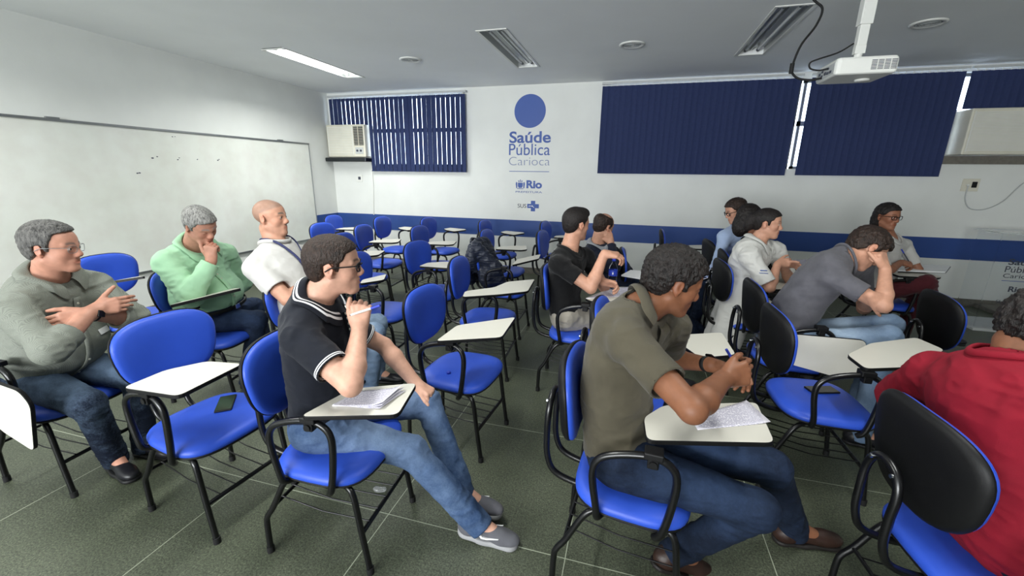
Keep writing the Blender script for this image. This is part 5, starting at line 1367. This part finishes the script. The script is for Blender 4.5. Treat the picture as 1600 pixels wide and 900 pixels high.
PEOPLE = [
 (P_navy, 'man with dark hair and black glasses in navy polo, chin on fist'),
 (P_check, 'grey-haired man in fine-checked grey shirt, arms crossed, at the left edge'),
 (P_green, 'grey-haired man in mint green shirt, hand at his mouth, by the whiteboard'),
 (P_white, 'shaven-headed man in white T-shirt with navy lanyard, arms crossed'),
 (P_black, 'young man in black T-shirt holding the top of a water bottle'),
 (P_bald, 'balding man in navy sweater with grey collar, hand at his ear'),
 (P_olive, 'man with wavy dark hair in olive polo, hands clasped over his tablet'),
 (P_grey, 'man in heather grey T-shirt bent forward, head propped on his fist'),
 (P_coat, 'woman in white coat with dark tied-back hair, seen in profile'),
 (P_blue, 'man in light blue shirt turned left, looking down at a phone'),
 (P_dark, 'dark-haired woman in black, behind the woman in the white coat'),
 (P_glass, 'woman with black glasses, white top and maroon trousers, writing'),
 (P_red, 'man in red T-shirt leaning forward at the right edge, back to camera'),
]
PS = {}
for fn, lab in PEOPLE:
    sp = fn(); PS[fn.__name__] = sp
    person(lab, sp)
# ---------------------------------------------------------------- small things
S_ = PS
# phones
def phone(loc, rz, label, tilt=None, lit=False):
    r = empty('phone', loc, rz); tag(r, label, 'phone', None)
    MB().box((-.037, -.077, 0), (.037, .077, .009), bev=.004).build('phone_case', M['black_plastic'], r)
    MB().box((-.034, -.074, .0085), (.034, .074, .0096), bev=.0004).build('screen', M['lit_screen'] if lit else M['screen'], r)
    if tilt is not None: r.rotation_euler = tilt
    return r
M['lit_screen'] = emis('glowing_screen', (.85, .85, 1), 1.6)
sa, sb = atz(353, 631, .478), atz(1284, 610, .478)
phone((sa[0], sa[1], .477), math.radians(40), 'black phone lying on the blue seat in the left foreground')
phone((sb[0], sb[1], .477), math.radians(-72), 'black phone lying on the blue seat beside the red shirt')
ph = at(1098, 439, 4.56); phone(ph, 0, 'phone with glowing screen in the hands of the man in the light blue shirt', tilt=(-.5, .35, 1.2), lit=True)
# papers
def paper(px, z, label, cat='paper', n=1, group=None, m='paper'):
    P = [atz(a, b, z) for a, b in px]; c = sum(P)/4
    r = empty('paper_sheet' if n == 1 else 'paper_stack', (c[0], c[1], z)); tag(r, label, cat, group)
    for k in range(n):
        q = [(p-c)*(1-.0)+0 for p in P]; a = .07*k; q = [np.array([v[0]*math.cos(a)-v[1]*math.sin(a), v[0]*math.sin(a)+v[1]*math.cos(a), 0]) for v in q]
        V = []; F = []; G = 10
        for i in range(G+1):
            for j in range(G+1):
                u, v = i/G, j/G; w = q[0]*(1-u)*(1-v)+q[1]*(1-u)*v+q[2]*u*v+q[3]*u*(1-v)
                lift = .0012+.0022*k+.004*k*(u*u)+.006*max(0, u-.7)**2*(k+1)*8
                V.append((w[0], w[1], lift))
        for i in range(G):
            for j in range(G): F.append((i*(G+1)+j, (i+1)*(G+1)+j, (i+1)*(G+1)+j+1, i*(G+1)+j+1))
        o = mesh_obj('sheet', V, F, M[m], r, True); md = o.modifiers.new('t', 'SOLIDIFY'); md.thickness = .0006
    return r
paper([(519, 633), (560, 611), (634, 612), (594, 640)], TZ+.019, 'few printed sheets on the tablet under the elbow of the man in navy', n=3)
paper([(1090, 672), (1077, 651), (1166, 627), (1204, 661)], TZ+.019, 'printed form on the tablet of the man in the olive polo')
paper([(915, 467), (957, 450), (1000, 447), (975, 463)], TZ+.019, 'sheet of notes under the arm of the man with the water bottle')
paper([(1213, 425), (1232, 407), (1262, 405), (1252, 420)], TZ+.019, 'white sheets on the tablet of the woman in the white coat')
# black strip of a notebook further back
def notebook(px, z, label, cover='dark_print', t=.014):
    P = [atz(a, b, z) for a, b in px]; c = sum(P)/4
    r = empty('notebook', (c[0], c[1], z)); tag(r, label, 'notebook')
    loc = [((p-c)[0], (p-c)[1]) for p in P]
    if sum(loc[i][0]*loc[(i+1) % 4][1]-loc[(i+1) % 4][0]*loc[i][1] for i in range(4)) < 0: loc = loc[::-1]
    MB().prism(loc, 0, .002).build('back_cover', M[cover], r)
    MB().prism([(a*.97, b*.97) for a, b in loc], .002, t).build('pages', M['white_print'], r)
    return r
notebook([(1393, 424), (1400, 414), (1486, 417), (1478, 427)], TZ+.030, 'open notebook the woman with glasses is writing in')
notebook([(970, 432), (985, 424), (1010, 426), (1000, 437)], TZ+.030, 'notebook on the tablet in front of the balding man')
# pens
def pen(a, b, m, label):
    r = empty('pen', tuple(a)); tag(r, label, 'pen'); a = np.asarray(a); d = unit(np.asarray(b)-a); L_ = .14
    MB().tube([d*.008, d*.10], .0045, 8).build('barrel', m, r); MB().tube([(0, 0, 0), d*.009], [.001, .004], 8).build('tip', M['dark_print'], r)
    MB().tube([d*.10, d*L_], .0052, 8).build('cap', M['pen_blue'], r); return r
M['pen_blue'] = mat('blue_pen_plastic', srgb('2b3fb0'), .35, var=.02)
def near(h, f=(0, 0, 0)): return h+np.array(f)
w = S_['P_navy']['rw']; pen(at(546, 493, w[1]-.03), at(580, 482, w[1]-.02), M['white_plastic'], 'blue and white pen in the fist of the man in the navy polo')
w = S_['P_glass']['rw']; pen(at(1421, 410, w[1]+.02), at(1410, 392, w[1]+.02), M['dark_print'], 'dark pen in the writing hand of the woman with glasses')
w = S_['P_olive']['lw']; pen(at(1162, 592, w[1]-.05), at(1152, 575, w[1]-.05), M['white_plastic'], 'blue pen between the clasped hands of the man in olive')
# bottle
def bottle(x, y, z):
    r = empty('water_bottle', (x, y, z)); tag(r, 'clear plastic water bottle with blue label held by the man in black', 'bottle')
    pl = mat('clear_plastic', (.93, .96, 1), .05, trans=1, ior=1.1); lb = mat('blue_label', srgb('2a3fa8'), .4, var=.05)
    MB().lathe([(.001, .003), (.028, 0), (.032, .01), (.032, .04), (.030, .046), (.032, .052), (.032, .09), (.030, .096), (.032, .102), (.033, .15), (.030, .17), (.018, .195), (.0125, .203), (.0125, .218)], 28).build('bottle_body', pl, r)
    MB().lathe([(.0331, .105), (.0334, .107), (.0334, .148), (.0331, .150)], 28).build('label', lb, r)
    MB().lathe([(.001, .235), (.013, .235), (.0145, .232), (.0145, .216), (.012, .215)], 20).build('bottle_cap', M['pen_blue'], r)
    dr = MB(); dr.add([(.0*math.cos(a)+.0045*math.sin(a)*(1-.0), -.0342, .127+.010*math.cos(a)) for a in np.linspace(0, 2*PI, 17)[:-1]], [tuple(range(16))]); dr.build('label_mark', M['white_print'], r)
b = atz(956, 451, TZ+.02); bottle(b[0], b[1], TZ+.0185)
# lanyard
def lanyard():
    sp = S_['P_white']; per = [o for o in col.objects if o.get('label', '').startswith('shaven-headed')][0]
    off = -np.array([sp['hip'][0], sp['hip'][1], 0.]); nk = sp['neck']; m = mat('navy_ribbon', srgb('1d2350'), .6, var=.1)
    fw = unit(np.cross(unit(sp['ls']-sp['rs']), unit(nk-V3(sp['hip'])))); lt = unit(sp['ls']-sp['rs']); up = unit(nk-V3(sp['hip']))
    o = MB(); low = nk+fw*.150-up*.24
    pts = [low, nk+fw*.140-lt*.03-up*.14, nk+fw*.095-lt*.068-up*.035, nk+fw*.03-lt*.083+up*.025, nk-fw*.05-lt*.06+up*.045, nk-fw*.068+up*.05, nk-fw*.05+lt*.06+up*.045, nk+fw*.03+lt*.083+up*.025, nk+fw*.095+lt*.068-up*.035, nk+fw*.140+lt*.03-up*.14, low]
    pts = [p+off for p in smooth_path(pts, 5)]
    o.tube(pts, .0085, 6, flat=.3); l = o.build('lanyard', m, per)
    b_ = MB().box((-.028, -.002, -.07), (.028, .002, .0), bev=.001).build('badge', M['white_plastic'], l); R_ = np.stack([lt, fw, up], 1)
    b_.matrix_local = Matrix.Translation(Vector(low+off+fw*.012)) @ Matrix(R_.tolist()).to_4x4()
lanyard()
# jacket over the chair behind
def jacket():
    x, y, yaw = CH['c11']; r = empty('jacket', (x, y, .4), yaw); tag(r, 'dark navy padded jacket hung over the backrest of an empty chair', 'jacket')
    p = lambda a, b, c: np.array([a, b, c-.4])
    U = [Ell(p(-.25, -.02, .80), np.array([.085, .255, .17]), None, .04), Ell(p(-.17, .03, .66), np.array([.07, .20, .22]), None, .05), Ell(p(-.31, 0, .68), np.array([.04, .22, .2]), None, .04),
         Cap(p(-.22, -.16, .90), p(-.04, -.10, .70), .06, .055, k=.04), Cap(p(-.04, -.10, .70), p(.02, -.06, .50), .055, .045, k=.03), Cap(p(-.22, .10, .90), p(-.10, .16, .62), .055, .05, k=.04),
         Ell(p(-.10, -.04, .60), np.array([.09, .13, .13]), None, .05)]
    V, F = mesh_sdf(U, .008); V = folds(V, F, .012, [], 5, 14)
    m, N, L, bb = nt('quilted_nylon'); bb.inputs['Base Color'].default_value = (*srgb('1c2233'), 1); bb.inputs['Roughness'].default_value = .5
    tc = N.new('ShaderNodeTexCoord'); wv = N.new('ShaderNodeTexWave'); wv.bands_direction = 'Z'; wv.inputs['Scale'].default_value = 6; wv.inputs['Distortion'].default_value = 2; L.new(tc.outputs['Object'], wv.inputs[0])
    rr = ramp(N, L, wv.outputs['Fac'], [(0, (0,)*3), (.12, (1,)*3)]); bump(N, L, bb, rr.outputs[0], .6, .01)
    fast_obj('jacket_shell', V, F, m, r)
    q = MB(); q.tube(smooth_path([p(-.30, -.10, .93), p(-.33, 0, .95), p(-.30, .10, .93)], 6), .018, 8, flat=.6); q.build('jacket_collar', m, r)
jacket()
# projector on its ceiling pole
def projector():
    z0 = 2.20; A = atz(1304, 117, z0); ux = np.array([1., 0, 0]); uy = np.array([0, 1., 0]); w = .32; d = .31
    c = A+ux*w/2+uy*d/2; r = empty('projector', (c[0], c[1], z0), math.atan2(ux[1], ux[0])); tag(r, 'white projector hanging from its ceiling bracket on the right', 'projector')
    b = MB(); pl = round_poly([(-w/2, -d/2), (w/2, -d/2), (w/2, d/2), (-w/2, d/2)], .025, 4); n = len(pl)
    V = []
    for s, z in ((.93, 0), (.985, .006), (1, .02), (1, .07), (.985, .085), (.94, .095)): V += [(q[0]*s, q[1]*s, z) for q in pl]
    F = [tuple(range(n))[::-1], tuple(5*n+k for k in range(n))]+[(i*n+k, i*n+(k+1) % n, (i+1)*n+(k+1) % n, (i+1)*n+k) for i in range(5) for k in range(n)]
    b.add(V, F); b.build('case', M['white_plastic'], r)
    g = MB()
    for i in range(7):
        for j in range(4): g.box((.02+j*.033, -d/2-.0015, .022+i*.008), (.048+j*.033, -d/2+.002, .026+i*.008))
    g.build('side_vent', M['dark_print'], r)
    pn = MB().box((-w/2-.002, -d/2+.02, .012), (-w/2+.003, d/2-.02, .075), bev=.001).build('port_panel', M['rail'], r)
    k = MB()
    for yy, zz, s in ((-.09, .03, .012), (-.05, .03, .012), (-.05, .055, .008), (-.01, .035, .014), (.04, .03, .010), (.04, .055, .010), (.08, .045, .014)): k.box((-w/2-.006, yy-s, zz-s*.6), (-w/2-.001, yy+s, zz+s*.6))
    k.build('port', M['dark_print'], pn)
    MB().lathe([(.001, 0), (.035, 0), (.04, .006), (.04, .02), (.001, .02)], 20, c=(.06, .03, -.012)).build('foot', M['white_plastic'], r)
    # bracket
    br = MB(); 
    for sx in (-.09, .09): br.box((sx-.01, -.10, .095), (sx+.01, .10, .104))
    br.box((-.10, -.03, .104), (.10, .03, .112)); br.tube([(0, 0, .11), (0, 0, .15)], .022, 12); br.build('bracket', M['white_plastic'], r)
    bx = MB().box((-.028, -.022, .14), (.028, .022, .19), bev=.003); bx.build('bracket_joint', M['white_plastic'], r)
    top = ZC-z0
    MB().box((-.026, -.024, .185), (.026, .024, .44), bev=.004).build('inner_tube', M['white_plastic'], r)
    MB().box((-.034, -.032, .30), (.034, .032, top-.01), bev=.004).build('outer_tube', M['white_plastic'], r)
    MB().box((-.08, -.08, top-.012), (.08, .08, top), bev=.003).build('ceiling_plate', M['white_plastic'], r)
    Y0 = A[1]+.15
    pt = [at(1262, -20, Y0), at(1272, 0, Y0), at(1285, 14, Y0), at(1275, 40, Y0), at(1252, 70, Y0), at(1239, 100, Y0), at(1237, 112, Y0), at(1246, 122, Y0), at(1266, 125, Y0-.02), at(1284, 122, Y0-.05)]
    t0 = pt[0].copy(); t0[2] = ZC; pt = [t0]+pt
    o = MB().tube(smooth_path(pt, 8), .007, 6).build('video_cable', M['rubber']); tag(o, 'black cable hanging from the ceiling down to the projector ports', 'cable')
    f = at(1237, 107, Y0); MB().tube([f+(0, 0, .03), f-(0, 0, .03)], .013, 10).build('ferrite_bead', M['rubber'], o)
    pt = [at(1334, 68, Y0), at(1310, 82, Y0), at(1280, 92, Y0), at(1266, 98, Y0), at(1266, 107, Y0), at(1280, 110, Y0-.02), at(1298, 106, Y0-.05)]
    o = MB().tube(smooth_path(pt, 8), .005, 6).build('power_cable', M['rubber']); tag(o, 'short black cable looping from the pole to the back of the projector', 'cable')
projector()
# acrylic lectern at the right edge
def lectern():
    c = at(1580, 430, 5.6); x0 = at(1546, 430, 5.6)[0]; r = empty('lectern', (x0+.25, 5.6, 0)); tag(r, 'transparent acrylic lectern with printed logo at the right edge', 'lectern')
    ac = mat('acrylic', (.93, .95, .97), .06, trans=1, ior=1.05)
    MB().box((-.25, -.005, .03), (.30, .005, 1.05), bev=.002).build('front_panel', ac, r)
    MB().box((-.27, -.02, 1.05), (.32, .38, 1.062), bev=.002).build('top_shelf', ac, r)
    MB().box((-.25, .0, .03), (-.242, .33, 1.05), bev=.002).build('side_panel', ac, r); MB().box((.292, .0, .03), (.30, .33, 1.05), bev=.002).build('side_panel', ac, r)
    MB().box((-.30, -.08, 0), (.35, .42, .03), bev=.004).build('base', M['rail'], r)
    R = (PI/2, 0, 0); t = lambda s, x, z, wd, h, off=0: text_mesh('lettering', s, .2, (x, -.0065, z), R, M['dark_print'], r, offset=off, width=wd, height=h, extrude=.0005)
    t('Saúde', -.13, .73, .26, .065, .004); t('Pública', -.14, .65, .27, .065); t('Carioca', -.14, .59, .27, .045)
    MB().box((-.14, -.007, .555), (.13, -.0055, .561)).build('rule', M['logo_blue'], r)
    t('Rio', -.06, .44, .12, .06, .006)
    k = MB().box((-.02, -.007, .31), (.10, -.0055, .34)); k.box((.03, -.007, .27), (.06, -.0055, .31)); k.box((.03, -.007, .34), (.06, -.0055, .38)); k.build('cross', M['logo_blue'], r); t('SUS', -.13, .31, .09, .035)
lectern()
# odds and ends
q = atz(590, 768, 0); V, F = mesh_sdf([Ell((0, 0, .012), np.array([.022, .016, .012])), Ell((.03, .01, .010), np.array([.016, .014, .010]))], .003); V = folds(V, F, .004, [], 2, 90)
o = fast_obj('crumpled_wrapper', V, F, mat('clear_wrapper', (.55, .57, .57), .15, trans=.7)); o.location = (q[0], q[1], .002); tag(o, 'crumpled clear wrapper on the floor under the chair of the man in navy', 'wrapper')
q = atz(701, 583, .478); o = MB().lathe([(.001, .012), (.010, .012), (.012, .010), (.012, 0), (.001, 0)], 20).build('bottle_cap', M['pen_blue']); o.location = (q[0], q[1], .4765); tag(o, 'small blue bottle cap on the seat of the empty middle chair', 'bottle cap')
# clip-on badge of the man in the checked shirt

bpy.context.view_layer.update()
def on_surface(px, py, w, h, m, name, owner):
    """small flat patch lying on whatever cloth is met there"""
    dg = bpy.context.evaluated_depsgraph_get(); d = unit(at(px, py, 1.)-np.array([0, 0, CAMH]))
    ok, loc, nrm, _, ob, _ = sc.ray_cast(dg, Vector((0, 0, CAMH)), Vector(d))
    per = [o for o in col.objects if o.get('label', '').startswith(owner)][0]
    n_ = np.array(nrm); n_ = n_ if n_@d < 0 else -n_; u = unit(np.cross([0, 0, 1.], n_)); v = np.cross(n_, u)
    b = MB().box((-w/2, -h/2, -.001), (w/2, h/2, .0025), bev=.0008).build(name, m, per)
    b.matrix_local = Matrix.Translation(Vector(np.array(loc)+n_*.0035)-per.location) @ Matrix(np.stack([u, v, n_], 1).tolist()).to_4x4()
on_surface(161, 516, .075, .03, M['white_print'], 'name_tag', 'grey-haired man in fine')
on_surface(1193, 423, .05, .006, M['logo_blue'], 'embroidery', 'woman in white coat')
on_surface(1193, 427, .06, .004, M['logo_blue'], 'embroidery', 'woman in white coat')
